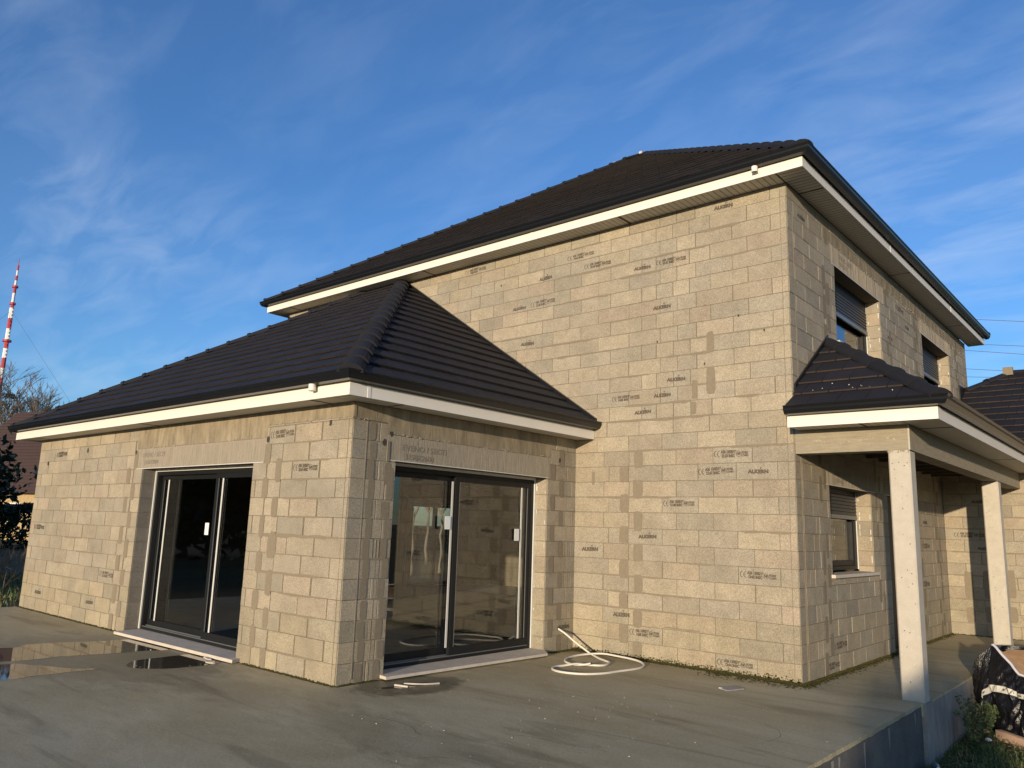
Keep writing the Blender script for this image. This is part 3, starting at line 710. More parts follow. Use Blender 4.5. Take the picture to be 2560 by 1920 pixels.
def caps(p0, p1, par, w=.105, L=.37, pitch=.5, name='hip_tiles', lift=.0):
    """overlapping half-round caps from the low end p0 to the high end p1"""
    mb = MB(); p0 = Vector(p0); p1 = Vector(p1); d = (p1-p0); ln = d.length; d.normalize(); sidev = d.cross(Vector((0, 0, 1))).normalized(); up = sidev.cross(d).normalized()
    n = max(1, int(ln/L)); L = ln/n; seg = 8
    for i in range(n):
        st = p0+d*(i*L); q = random.uniform(.85, 1.15); col = (.0125*q, .013*q, .018*q)
        prof = [(-.015, 1.09, .006), (.035, 1.09, .006), (.04, 1.0, 0.0), (L+.03, .90, -.004)]
        vs = []; fs = []
        for (t, k, li) in prof:
            for j in range(seg+1):
                a = math.pi*j/seg
                vs.append(st+d*t+sidev*(math.cos(a)*w*k)+up*(math.sin(a)*w*k*.74-.035+li+lift))
        m = seg+1
        for r in range(len(prof)-1):
            for j in range(seg): fs.append((r*m+j, (r+1)*m+j, (r+1)*m+j+1, r*m+j+1))
        fs.append(tuple(range(m)))
        # normals outwards
        mb.mesh(vs, fs, 'tile', col)
    return mb.build(name, par)
# main roof
SM = .69; ze = 5.985; ex0, ex1, ey0, ey1 = -WW-OV-.04, OV+.04, -OV-.04, DP+OV+.04
hy = (ey1-ey0)/2; Lx = ex1-ex0
mb = MB()
roof_plane(mb, (ex0, ey0, ze), (1, 0, 0), (0, 1, 0), SM, [(0, 0), (Lx, 0), (Lx-hy, hy), (hy, hy)], em=.25)
roof_plane(mb, (ex1, ey0, ze), (0, 1, 0), (-1, 0, 0), SM, [(0, 0), (2*hy, 0), (hy, hy)], em=.25)
roof_plane(mb, (ex0, ey1, ze), (1, 0, 0), (0, -1, 0), SM, [(0, 0), (Lx, 0), (Lx-hy, hy), (hy, hy)], em=.25)
roof_plane(mb, (ex0, ey0, ze), (0, 1, 0), (1, 0, 0), SM, [(0, 0), (2*hy, 0), (hy, hy)], em=.25)
rf = mb.build('roof', house)
zt = ze+SM*hy
caps((ex1, ey0, ze+.02), (ex1-hy, ey0+hy, zt+.02), rf); caps((ex0, ey0, ze+.02), (ex0+hy, ey0+hy, zt+.02), rf)
caps((ex1, ey1, ze+.02), (ex1-hy, ey0+hy, zt+.02), rf); caps((ex0, ey1, ze+.02), (ex0+hy, ey0+hy, zt+.02), rf)
caps((ex0+hy, ey0+hy, zt+.02), (ex1-hy, ey0+hy, zt+.02), rf, name='ridge_tiles')
for p in [(-4.99, 4.90, zt+.03), (-5.60, 4.79, ze+SM*5.17+.03)]: mb = MB(); mb.box((p[0]-.035, p[1]-.05, p[2]-.04), (p[0]+.035, p[1]+.04, p[2]+.012), 'sill'); mb.build('mortar_bedding', rf)
# annex roof
SA = .665; za = 2.995; ax0, ax1, ay0 = XL-OA-.04, -A_+OA+.04, G-OA-.04
d1 = -.02-ay0
mb = MB()
roof_plane(mb, (ax0, ay0, za), (1, 0, 0), (0, 1, 0), SA, [(0, 0), (ax1-ax0, 0), (ax1-ax0-d1, d1), (d1, d1)], em=.4)
roof_plane(mb, (ax1, ay0, za), (0, 1, 0), (-1, 0, 0), SA, [(0, 0), (d1, 0), (d1, d1)], em=.4)
dw = -WW-.012-ax0
roof_plane(mb, (ax0, ay0, za), (0, 1, 0), (1, 0, 0), SA, [(0, 0), (d1, 0), (d1, d1)], em=.4)
roof_plane(mb, (ax0, ay0, za), (0, 1, 0), (1, 0, 0), SA, [(d1, 0), (12.2, 0), (12.2-dw, dw), (d1, dw)])
rf = mb.build('roof', house)
caps((ax1, ay0, za+.02), (ax1-d1, ay0+d1, za+SA*d1+.02), rf, w=.12); caps((ax0, ay0, za+.02), (ax0+d1, ay0+d1, za+SA*d1+.02), rf)
mb = MB()                                                             # lead flashing where the slope meets the wall
p = Vector((ax1, -.014, za+.02)); q = Vector((ax1-d1, -.014, za+SA*d1+.02)); mb.obox(p, q-p, (0, -.05, 0), (0, 0, .05), 'gutter'); mb.build('flashing', rf)
# porch roof
SP = .68; zp = 2.955; px1, py0 = PX+.04, PY-.04
mb = MB(); tr = px1-.012
roof_plane(mb, (.0, py0, zp), (1, 0, 0), (0, 1, 0), SP, [(.055, 0), (px1, 0), (px1-.39, .39), (.055, .39)])
roof_plane(mb, (.0, py0, zp), (1, 0, 0), (0, 1, 0), SP, [(.012, .39), (px1-.39, .39), (.012, tr)])
GY0, GZ0, SG = 6.60, 2.90, .60
yv = lambda run: GY0+(zp+SP*run-GZ0)/SG
roof_plane(mb, (px1, py0, zp), (0, 1, 0), (-1, 0, 0), SP, [(0, 0), (yv(0)-py0, 0), (yv(tr)-py0, tr), (tr, tr)])
rf = mb.build('roof', house)
caps((px1, py0, zp+.02), (.012, py0+tr, zp+SP*tr+.02), rf, w=.115)
mb = MB(); p = Vector((.011, .02, zp+SP*.39+.02)); q = Vector((.011, py0+tr, zp+SP*tr+.04)); mb.obox(p, q-p, (.02, 0, 0), (0, 0, .05), 'gutter'); mb.build('flashing', rf)
mb = MB()
for i in range(9):
    x = random.uniform(.25, 1.15); t = random.uniform(.08, .4); z = zp+SP*t+.045; s = random.uniform(.002, .007)
    mb.box((x, py0+t, z-.01), (x+s*1.6, py0+t+s, z), 'sill')
tag(mb.build('mortar_crumbs', rf), kind='stuff')
# garage: wall and roof
mb = MB(); oG = (0, 6.95, 0)
core(mb, oG, ux, nf, .2, [(.012, 7.5, 0, 2.86)])
facing(mb, oG, ux, nf, .008, 7.5, 0, 2.86, (), lambda k: rng(.3 if k % 2 else .55, 7.4, .5), [(.38, 1.67), (.54, 1.46), (.55, 2.24)])
for z in (.3, .7, .9): 
    for xx in (.33, .62, .95): patch(mb, oG, ux, nf, xx, z+xx*.1, .14, .26, z+xx)
for z in (.6, 1.0, 1.4, 1.8, 2.0, 2.4): smear(mb, oG, ux, nf, .05, 1.9, z, .014, (), z)
mb.build('wall', house)
stamp(oG, ux, nf, .38, 1.69, 'CE', 2); stamp(oG, ux, nf, .62, 1.46, 'AL'); stamp(oG, ux, nf, .58, 2.26, 'AL')
mb = MB(); ridge_run = 10.25-GY0; xr = 7.5
rv = lambda y: (y-GY0)*SG+GZ0
roof_plane(mb, (0, GY0, GZ0), (1, 0, 0), (0, 1, 0), SG, [(px1, yv(0)-GY0), (xr, 0), (xr, ridge_run), (.72, ridge_run), (.012, ridge_run-.72), (.012, yv(tr)-GY0)])
roof_plane(mb, (px1-.0, GY0, GZ0), (1, 0, 0), (0, 1, 0), SG, [(.1, 0), (xr-px1, 0), (.1, .17)])
rf = mb.build('roof', house)
caps((.012, GY0+ridge_run-.72, GZ0+SG*(ridge_run-.72)+.02), (.72, GY0+ridge_run, GZ0+SG*ridge_run+.02), rf, w=.115); caps((.76, GY0+ridge_run, GZ0+SG*ridge_run+.03), (xr, GY0+ridge_run, GZ0+SG*ridge_run+.03), rf, name='ridge_tiles')
mb = MB(); zr = GZ0+SG*ridge_run; mb.box((.64, GY0+ridge_run-.16, zr-.05), (.82, GY0+ridge_run-.06, zr+.12), 'mortar'); mb.build('mortar_bedding', rf)
mb = MB(); mb.box((.012, 9.0, 4.2), (.03, 9.9, 4.72), 'gutter'); mb.build('flashing', rf)

# ------------------------------------------------------------------ porch beams and columns
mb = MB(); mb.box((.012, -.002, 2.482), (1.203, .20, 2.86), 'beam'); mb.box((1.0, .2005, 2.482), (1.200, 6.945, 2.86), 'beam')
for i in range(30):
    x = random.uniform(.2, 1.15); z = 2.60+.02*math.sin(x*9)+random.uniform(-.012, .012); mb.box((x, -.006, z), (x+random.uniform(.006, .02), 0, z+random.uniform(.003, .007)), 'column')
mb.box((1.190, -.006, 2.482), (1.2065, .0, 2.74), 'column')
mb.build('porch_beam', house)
mb = MB(); mb.box((.012, .21, 2.80), (.99, 6.93, 2.86), 'wood')
for y in rng(.8, 6.6, .6): mb.box((.012, y, 2.66), (.99, y+.06, 2.80), 'wood')
mb.build('porch_ceiling', house)
def column(x0, x1, y0, y1, z0, z1):
    mb = MB(); c = .014
    poly = [(x0+c, y0), (x1-c, y0), (x1, y0+c), (x1, y1-c), (x1-c, y1), (x0+c, y1), (x0, y1-c), (x0, y0+c)]
    mb.prism(poly, z0, z1, 'column')
    mb.prism([(x0+(-.012 if i in (0, 6, 7, 5) else .012 if False else 0)+x-x0, y) for i, (x, y) in enumerate(poly)], z1-.012, z1-.001, 'beam')
    for i in range(30):
        x = random.uniform(x0, x1-.03); mb.box((x, y0-random.uniform(.001, .006), z1-random.uniform(.012, .03)), (x+random.uniform(.008, .03), y0+.01, z1-.002), random.choice(['column', 'beam']))
    for i in range(26):
        z = random.uniform(z0+.1, z1-.1); x = random.uniform(x0+.03, x1-.03); r = random.uniform(.0025, .006)
        mb.face([(x+r*math.cos(-a*.785), y0-.0008, z+r*math.sin(-a*.785)) for a in range(8)][::-1], 'darkgap')
    return mb.build('porch_column', house)
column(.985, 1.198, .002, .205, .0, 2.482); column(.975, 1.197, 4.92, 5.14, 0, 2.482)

# ------------------------------------------------------------------ sliding doors
def leaf(mb, O, u, n, a, b, z0, z1, d, st=.062, bot=.085, top=.062):
    """door leaf: stiles and rails; O origin plane, d depth inward"""
    o = Vector(O); u = Vector(u); n = Vector(n); t = .045
    B = lambda a0, a1, c0, c1: mb.obox(o+u*a0-n*d+Vector((0, 0, c0)), u*(a1-a0), n*(-t), (0, 0, c1-c0), 'alu')
    B(a, a+st, z0, z1); B(b-st, b, z0, z1); B(a+st, b-st, z0, z0+bot); B(a+st, b-st, z1-top, z1)
def slider(O, u, n, a, b, z0, z1, d0=.20, mid=None, seal_side=(True, True), sticker=(), bars=()):
    o = Vector(O); u = Vector(u); n = Vector(n); Z = Vector((0, 0, 1))
    fr = MB(); mid = mid or (a+b)/2
    B = lambda mb, a0, a1, c0, c1, e0, e1, m: mb.obox(o+u*a0-n*e0+Z*c0, u*(a1-a0), n*(-(e1-e0)), Z*(c1-c0), m)
    w = .05
    B(fr, a+.030, a+.030+w, z0, z1-.02, d0, d0+.12, 'alu'); B(fr, b-.030-w, b-.030, z0, z1-.02, d0, d0+.12, 'alu')
    B(fr, a+.08, b-.08, z0, z0+.035, d0, d0+.12, 'alu'); B(fr, a+.08, b-.08, z1-.080, z1-.031, d0, d0+.12, 'alu')
    B(fr, a+.08, b-.08, z0+.035, z0+.055, d0+.052, d0+.060, 'alu_light'); B(fr, a+.08, b-.08, z0+.035, z0+.045, d0+.004, d0+.008, 'alu_light')
    fr_o = fr.build('sliding_door', house)
    for (p0, p1) in ((a+.001, a+.028), (b-.028, b-.001)):           # pale filler strips between frame and reveal
        sl_ = MB(); B(sl_, p0, p1, z0, z1-.002, d0-.016, d0+.05, 'seal'); sl_.build('sealing_strip', fr_o)
    sl_ = MB(); B(sl_, a+.03, b-.03, z1-.030, z1-.001, d0-.03, d0+.05, 'seal'); sl_.build('sealing_strip', fr_o)
    zb, zt = z0+.045, z1-.078
    for k, (p, q, dd) in enumerate(((a+.075, mid+.04, d0+.065), (mid-.04, b-.075, d0+.008))):
        lf_ = MB(); leaf(lf_, O, u, n, p, q, zb, zt, dd)
        B(lf_, p+.066, p+.074, zb+.09, zt-.066, dd-.001, dd+.006, 'alu_light'); 
        B(lf_, q-.074, q-.066, zb+.09, zt-.066, dd-.001, dd+.006, 'alu_light')
        lo = lf_.build('door_leaf', fr_o)
        g = MB(); B(g, p+.055, q-.055, zb+.075, zt-.055, dd+.018, dd+.030, 'glass'); g.build('glass_pane', fr_o)
    for (sa, sz) in sticker:
        st = MB(); B(st, sa-.045, sa+.045, sz-.075, sz+.075, d0-.001, d0+.002, 'paper'); st.build('sticker', fr_o)
    for sa in bars:
        st = MB(); B(st, sa-.014, sa+.014, zb+.09, zt-.066, d0+.010, d0+.016, 'seal'); st.build('edge_strip', fr_o)
    return fr_o
slider(oA, uy, nR, Y1, Y2, .05, H2, mid=-2.08, sticker=[(-2.24, 1.59), (-.985, 1.47)], bars=[-2.17, -.89])
slider(oF, ux, nf, X1, X2, .05, H1, mid=-6.0, sticker=[(-6.14, 1.42)], bars=[-7.30, -5.87])
slider((XL, 0, 0), uy, (-1, 0, 0), 4.45, 6.35, .03, 2.15, mid=5.38)
# door sills
def sill(name, pts, z0, z1):
    mb = MB(); mb.prism(pts, z0, z1, 'sill'); mb.prism([(x, y) for x, y in pts], z1+.0005, z1+.004, 'sill') if False else None
    return mb.build('door_sill', house)
sill('s', [(-7.66, G+.30), (-7.60, G-.165), (-4.72, G-.12), (-4.85, G+.30)], .012, .046)
sill('s', [(-A_-.30, Y1+.005), (-A_+.125, Y1-.06), (-A_+.21, Y2-.18), (-A_+.01, Y2+.01), (-A_-.30, Y2-.005)], .018, .048)
# entry door in the porch
mb = MB(); mb.box((-.16, 3.53, 0), (-.10, 4.79, 2.19), 'alu')
for (a, b, c, d) in ((3.53, 3.60, 0, 2.19), (4.72, 4.79, 0, 2.19), (3.6, 4.72, 2.12, 2.19)): mb.box((-.098, a, c), (-.06, b, d), 'alu')
ed = mb.build('entry_door', house); mb = MB(); mb.tube([(-.09, 4.6, 1.0), (-.05, 4.6, 1.0), (-.05, 4.49, 1.0)], .009, 'alu_light'); mb.build('handle', ed)

# ------------------------------------------------------------------ windows in the right wall
def window(y0, y1, z0, z1, slat_h, boxh, x=-.205):
    mb = MB(); B = lambda m, a, b, c, d, e0, e1, mt: m.box((x-e1, a, c), (x-e0, b, d), mt)
    w = .055
    B(mb, y0+.02, y0+.02+w, z0+.03, z1-boxh, 0, .06, 'alu'); B(mb, y1-.02-w, y1-.02, z0+.03, z1-boxh, 0, .06, 'alu')
    B(mb, y0+.075, y1-.075, z0+.03, z0+.08, 0, .06, 'alu')
    ym = (y0+y1)/2
    for (p, q) in ((y0+.08, y1-.08),):
        for (a, b, c, d) in ((p, p+.05, z0+.085, z1-boxh-.02), (q-.05, q, z0+.085, z1-boxh-.02), (p+.05, q-.05, z0+.085, z0+.15)):
            B(mb, a, b, c, d, .02, .085, 'alu')
    wn_ = mb.build('window', house)
    g = MB(); B(g, y0+.1, y1-.1, z0+.12, z1-boxh, .055, .069, 'glass'); g.build('glass_pane', wn_)
    s = MB(); B(s, y0+.03, y1-.03, z1-boxh, z1-.004, -.012, .01, 'alu')
    s.build('shutter_box', wn_)
    s = MB(); n = int(slat_h/.045)
    for i in range(n):
        z = z1-boxh-.045*(i+1); 
        s.obox((x+.022, y0+.04, z), (-.016, 0, 0), (0, y1-y0-.08, 0), (-.008, 0, .040), 'slat')
    z = z1-boxh-.045*n; s.box((x+.0, y0+.04, z-.055), (x+.028, y1-.04, z-.004), 'alu_light'); s.build('roller_shutter', wn_)
    for (a, b) in ((y0+.001, y0+.019), (y1-.019, y1-.001)): s = MB(); s.box((x-.05, a, z0+.03), (x+.012, b, z1-.01), 'seal'); s.build('sealing_strip', wn_)
    s = MB(); s.prism([(-.215, y0+.002), (0.0, y0+.002), (.001, y0-.05), (.055, y0-.05), (.055, y1+.05), (.001, y1+.05), (0, y1-.002), (-.215, y1-.002)], z0-.035, z0+.005, 'sill'); s.build('window_sill', wn_)
    return wn_
window(1.62, 3.67, 4.12, 5.18, .33, .16); window(6.19, 8.28, 4.12, 5.20, .36, .16); window(1.08, 2.74, 1.12, 2.20, .27, .06)

for pts, lb in (([(6.55, 1.75), (6.5, 1.5), (6.62, 1.38), (6.85, 1.36), (7.0, 1.5), (6.85, 1.68), (6.7, 1.6), (6.75, 1.42), (6.95, 1.36), (7.2, 1.38), (7.45, 1.33)], 'pale cable looped on the indoor wall behind the right door, upper loops'), ([(7.5, 1.2), (7.42, .98), (7.2, .72), (7.1, .55), (7.25, .42), (7.42, .5), (7.4, .75), (7.28, .8), (7.15, .62), (7.3, .48), (7.5, .58), (7.55, .8)], 'pale cable bundle hanging lower on the indoor wall behind the right door')):
    P_ = [Vector((XL+.26, y, z)) for y, z in pts]; mb = MB(); q_ = []
    for i in range(len(P_)-1):
        p0, p1, p2, p3 = P_[max(i-1, 0)], P_[i], P_[i+1], P_[min(i+2, len(P_)-1)]
        for k in range(4): t = k/4; q_.append(.5*((2*p1)+(-p0+p2)*t+(2*p0-5*p1+4*p2-p3)*t*t+(-p0+3*p1-3*p2+p3)*t**3))
    mb.tube(q_, .011, 'seal', n=6); tag(mb.build('cable'), lb, 'cable')

# ------------------------------------------------------------------ terrace, ground, water
mb = MB(); mb.prism([(-11.47, -30), (1.17, -30), (1.17, -.05), (1.20, -.02), (1.20, 6.98), (0.01, 6.98), (.01, .012), (-.0, 0), (-3.2, 0), (-3.2, G), (XL-.02, G), (XL-.02, G+.02), (-11.47-.22, G+.02)], -.12, 0.0, 'screed')
tag(mb.build('terrace'), 'grey concrete slab of the terrace in front of the house', 'terrace', kind='structure')
mb = MB(); mb.box((.9, -30, -1.2), (1.155, -.03, -.121), 'bitumen')
n_ = 160; vs = []
for x in (1.165, 1.1735):
    for i in range(n_+1): y = -8+7.96*i/n_; vs += [(x, y, -1.2), (x, y, -.034+.016*mn.noise(Vector((y*2.2, 0, 1)))+.010*mn.noise(Vector((y*9, 0, 1))))]
m_ = 2*(n_+1); fs = []
for i in range(n_): a = m_+2*i; fs.append((a, a+2, a+3, a+1)); fs.append((2*i+1, 2*i+3, a+3, a+1)[::-1])
mb.mesh(vs, fs, 'bitumen')
mb.box((1.18, .22, -1.2), (1.206, 2.26, -.028), 'render');  mb.box((.9, .215, -1.2), (1.185, 2.26, -.121), 'render'); mb.box((.9, 2.2605, -1.2), (1.19, 7, -.121), 'render')
mb.box((.97, -.035, -1.2), (1.215, .215, -.004), 'render')
for i in range(5):                                                   # cement runs over the coating
    y = random.uniform(-4, -.2); w = random.uniform(.012, .04); h = random.uniform(.12, .40); n_ = 6
    vs = [(1.1748, y-w*(1-k/n_)**.7+.01*mn.noise(Vector((y, k, 0))), -.05-h*k/n_) for k in range(n_+1)]+[(1.1748, y+w*(1-k/n_)**.7+.01*mn.noise(Vector((y, k, 0))), -.05-h*k/n_) for k in range(n_, -1, -1)]
    mb.face(vs[::-1], 'render')
tag(mb.build('foundation'), 'dark bitumen coated foundation edge below the terrace', 'foundation', kind='structure')
def gz(x, y):
    if x > 0: return -.56+.02*math.sin(x*3+y*2)+.03*mn.noise(Vector((x*1.3, y*1.3, 0)))
    return -.12+.02*mn.noise(Vector((x, y, 1)))
mb = MB(); vs = []; fs = []
def grid(x0, x1, y0, y1, nx, ny, m):
    vs = []; fs = []
    for j in range(ny+1):
        for i in range(nx+1):
            x = x0+(x1-x0)*i/nx; y = y0+(y1-y0)*j/ny; vs.append((x, y, gz(x, y)))
    for j in range(ny):
        for i in range(nx): a = j*(nx+1)+i; fs.append((a, a+1, a+nx+2, a+nx+1))
    mb.mesh(vs, fs, m)
grid(1.0, 12, -12, 14, 70, 120, 'soil')
mb.face([(-3000, -3000, -.60), (3000, -3000, -.60), (3000, 3000, -.60), (-3000, 3000, -.60)], 'soil')
grid(-60, -11.6, -8, 40, 60, 60, 'soil')
grid(-60, -11.47, -60, -8, 30, 30, 'soil')
tag(mb.build('ground', smooth=True), 'grassy ground round the house', 'ground', kind='structure')
def puddle(pts, label):
    out = []; n = len(pts)
    for i in range(n):
        p0, p1, p2, p3 = [Vector((*pts[(i+k) % n], 0)) for k in (-1, 0, 1, 2)]
        for t in (0, .25, .5, .75):
            q = .5*((2*p1)+(-p0+p2)*t+(2*p0-5*p1+4*p2-p3)*t*t+(-p0+3*p1-3*p2+p3)*t**3)
            out.append((q.x+.02*mn.noise(q*6), q.y+.02*mn.noise(q*6+Vector((5, 0, 0)))))
    mb = MB(); mb.prism(out, -.001, .0025, 'water')
    tag(mb.build('puddle'), label, 'puddle', kind='structure')
puddle([(-8.6, -6.6), (-7.26, -5.44), (-7.36, -5.12), (-7.29, -4.77), (-7.16, -4.45), (-7.11, -4.18), (-7.0, -4.0), (-6.3, -3.97), (-6.03, -4.06), (-6.13, -4.32), (-6.16, -4.68), (-6.27, -5.1), (-6.24, -5.38), (-6.3, -5.72), (-6.9, -7.2)], 'long shallow puddle left of the left door, mirroring the wall')
puddle([(-6.13, -5.77), (-5.91, -5.54), (-5.51, -5.33), (-5.3, -5.14), (-5.29, -5.45), (-5.28, -5.75), (-5.26, -6.03), (-5.6, -7.0), (-6.6, -7.2)], 'thin puddle nearest the camera at the left edge')
puddle([(-5.46, -4.76), (-5.57, -4.57), (-5.59, -4.25), (-5.60, -4.06), (-5.49, -3.99), (-5.1, -3.99), (-4.97, -4.04), (-4.84, -4.21), (-4.91, -4.65), (-5.17, -4.87)], 'small blue puddle under the sill of the left door')
puddle([(-2.76, -3.62), (-2.68, -3.60), (-2.58, -3.36), (-2.57, -3.18), (-2.63, -3.2), (-2.70, -3.4)], 'tiny puddle beside the sill of the right door')

# ------------------------------------------------------------------ moss (stuff)
def moss_strip(mb, p, q, w, n_, side):
    p = Vector(p); q = Vector(q); L = (q-p).length; d = (q-p)/L; s = Vector(side)
    for i in range(int(n_*L)):
        t = random.random(); off = abs(random.gauss(0, w)); c = p+d*(t*L)+s*(off+.006); r = random.uniform(.008, .024)*(1.2-off/(w*4)); hh = random.uniform(.003, .013)*(1.6 if off < w*.5 else .6)
        k = 6; a0 = random.random()*6
        ring = [(c.x+r*math.cos(a0+a*6.283/k)*random.uniform(.6, 1.3), c.y+r*math.sin(a0+a*6.283/k)*random.uniform(.6, 1.3), .0008) for a in range(k)]
        vs = ring+[(c.x, c.y, hh)]; mb.mesh(vs, [(a, (a+1) % k, k) for a in range(k)], 'moss')
mb = MB()
moss_strip(mb, (-3.02, -.01, 0), (0.02, -.01, 0), .055, 800, (0, -1, 0)); moss_strip(mb, (-1.1, -.01, 0), (0.15, -.01, 0), .17, 420, (0, -1, 0)); moss_strip(mb, (-3.04, -.55, 0), (-3.04, 0, 0), .03, 420, (1, 0, 0))
moss_strip(mb, (.01, -.1, 0), (.01, 3.5, 0), .07, 380, (1, 0, 0)); moss_strip(mb, (.01, 4.9, 0), (.01, 6.9, 0), .05, 240, (1, 0, 0)); moss_strip(mb, (.02, 6.94, 0), (1.1, 6.94, 0), .03, 200, (0, -1, 0))
moss_strip(mb, (XL, G-.005, 0), (-7.7, G-.005, 0), .014, 220, (0, -1, 0)); moss_strip(mb, (-4.7, G-.005, 0), (-A_, G-.005, 0), .014, 260, (0, -1, 0)); moss_strip(mb, (-A_+.006, G, 0), (-A_+.006, -3.35, 0), .010, 200, (1, 0, 0))
for i in range(900):
    x = -3.0+3.0*random.random(); z = abs(random.gauss(0, .022)); r = random.uniform(.004, .012); mb.mesh([(x-r, -.0095, z), (x+r*.3, -.0095, z-r*.8), (x+r, -.0095, z+r*.2), (x, -.0095, z+r)], [(0, 1, 2, 3)], 'moss')
for i in range(260):
    x = -3.02+abs(random.gauss(0, .16)); y = -.012-abs(random.gauss(0, .03)); h = random.uniform(.01, .05); a = random.gauss(0, .02)
    mb.mesh([(x-.003, y, 0), (x+.003, y, 0), (x+a, y-abs(a), h)], [(0, 1, 2)], 'moss')
tag(mb.build('moss'), 'green and brown moss along the foot of the walls', 'moss', kind='stuff')

# ------------------------------------------------------------------ hose
hp = [(-3.06, -.337, .29), (-2.95, -.315, .235), (-2.80, -.29, .14), (-2.62, -.262, .04), (-2.58, -.26, .022), (-2.35, -.42, .014), (-2.18, -.52, .014), (-2.08, -.59, .014), (-2.02, -.75, .014), (-2.04, -.85, .014), (-2.11, -.9, .014), (-2.18, -.95, .016), (-2.23, -1.06, .03), (-2.31, -1.2, .014), (-2.33, -1.32, .014), (-2.28, -1.45, .014), (-2.17, -1.53, .014), (-2.04, -1.54, .014), (-1.9, -1.49, .014), (-1.80, -1.39, .014), (-1.72, -1.22, .014), (-1.69, -1.0, .014), (-1.65, -.78, .014), (-1.645, -.6, .014), (-1.70, -.44, .02), (-1.82, -.32, .03), (-2.0, -.25, .035), (-2.21, -.21, .035), (-2.41, -.22, .04), (-2.55, -.32, .03), (-2.62, -.50, .02), (-2.61, -.69, .014), (-2.54, -.86, .014), (-2.43, -.98, .014), (-2.29, -1.04, .014), (-2.16, -1.0, .024), (-2.10, -.95, .04)]
def smooth_path(pts, sub=4):
    P = [Vector(p) for p in pts]; out = []
    for i in range(len(P)-1):
        p0, p1, p2, p3 = P[max(i-1, 0)], P[i], P[i+1], P[min(i+2, len(P)-1)]
        for s in range(sub):
            t = s/sub; out.append(.5*((2*p1)+(-p0+p2)*t+(2*p0-5*p1+4*p2-p3)*t*t+(-p0+3*p1-3*p2+p3)*t**3))
    out.append(P[-1]); return out
mb = MB(); mb.tube(smooth_path(hp), .0125, 'hose', n=10)
ho = mb.build('hose', smooth=True); tag(ho, 'white plastic hose coiled on the terrace, coming out of the wall', 'hose')
mb = MB(); mb.tube([(-2.13, -.965, .031), (-2.09, -.945, .042)], .0135, 'darkgap', n=8); mb.build('hose_end', ho)

# ------------------------------------------------------------------ small things on the terrace
mb = MB(); mb.prism([(-.5, -.97), (-.37, -1.03), (-.30, -.80), (-.43, -.75)], .004, .014, 'slate_tile'); mb.box((-.49, -.985, .0145), (-.46, -.955, .018), 'paper')
tag(mb.build('tile_piece'), 'flat grey tile lying on the terrace before the right corner', 'tile')
mb = MB(); mb.obox((-2.72, -3.40, .004), (.15, .04, 0), (-.01, .028, 0), (0, 0, .014), 'sill'); tag(mb.build('batten_scrap'), 'short pale batten piece in the wet patch by the right door', 'wood scrap')
mb = MB(); mb.tube(smooth_path([(-2.71, -3.28, .01), (-2.62, -3.24, .016), (-2.55, -3.14, .012), (-2.50, -3.0, .01)], 4), [.008]*13, 'sill', n=5); tag(mb.build('edge_scrap'), 'long thin bent scrap in the wet patch by the right door', 'scrap')
mb = MB(); mb.obox((-5.25, -4.02, .004), (.16, -.03, 0), (.015, .03, 0), (0, 0, .014), 'sill'); tag(mb.build('stone_scrap'), 'thin pale scrap beside the blue puddle under the left sill', 'scrap')
mb = MB(); mb.tube(smooth_path([(-5.02, -4.10, .01), (-4.93, -4.16, .015), (-4.84, -4.13, .012), (-4.86, -4.06, .01)], 4), .008, 'sill', n=5); tag(mb.build('plastic_loop'), 'small bent plastic loop under the right end of the left sill', 'scrap')
mb = MB()
for i in range(230):
    if i < 130: x = random.gauss(-.9, 1.1); y = random.gauss(-2.6, .9)
    else: x = random.uniform(-6.5, 1.0); y = random.uniform(-5.5, -.3)
    if x > 1.1 or (x < -3.1 and y > G-.1): continue
    r = random.uniform(.0015, .0052); a = random.random()*6; mb.obox((x, y, .001), (r*2.2*math.cos(a), r*2.2*math.sin(a), 0), (-r*math.sin(a), r*math.cos(a), 0), (0, 0, r*.7), random.choice(['sill', 'sill', 'column', 'render', 'mortar']))
for k in range(7):
    x, y = random.uniform(-4.5, .6), random.uniform(-5.2, -1.2); a = random.uniform(-.4, .5)+(1.2 if k % 2 else 0); p = Vector((x, y, 0)); pts = [p]
    if x < -3.1 and y > G-.5: continue
    for i in range(16): a += random.gauss(0, .35)*.5; p = p+Vector((math.cos(a), math.sin(a), 0))*.055; pts.append(p)
    for p, q in zip(pts[:-1], pts[1:]):
        d = (q-p).normalized(); w_ = Vector((-d.y, d.x, 0))*random.uniform(.0012, .0028); mb.mesh([p-w_+Vector((0, 0, .0006)), q-w_+Vector((0, 0, .0006)), q+w_+Vector((0, 0, .0006)), p+w_+Vector((0, 0, .0006))], [(0, 1, 2, 3)], 'joint')
tag(mb.build('grit'), 'mortar crumbs and grit scattered over the terrace', 'grit', kind='stuff')

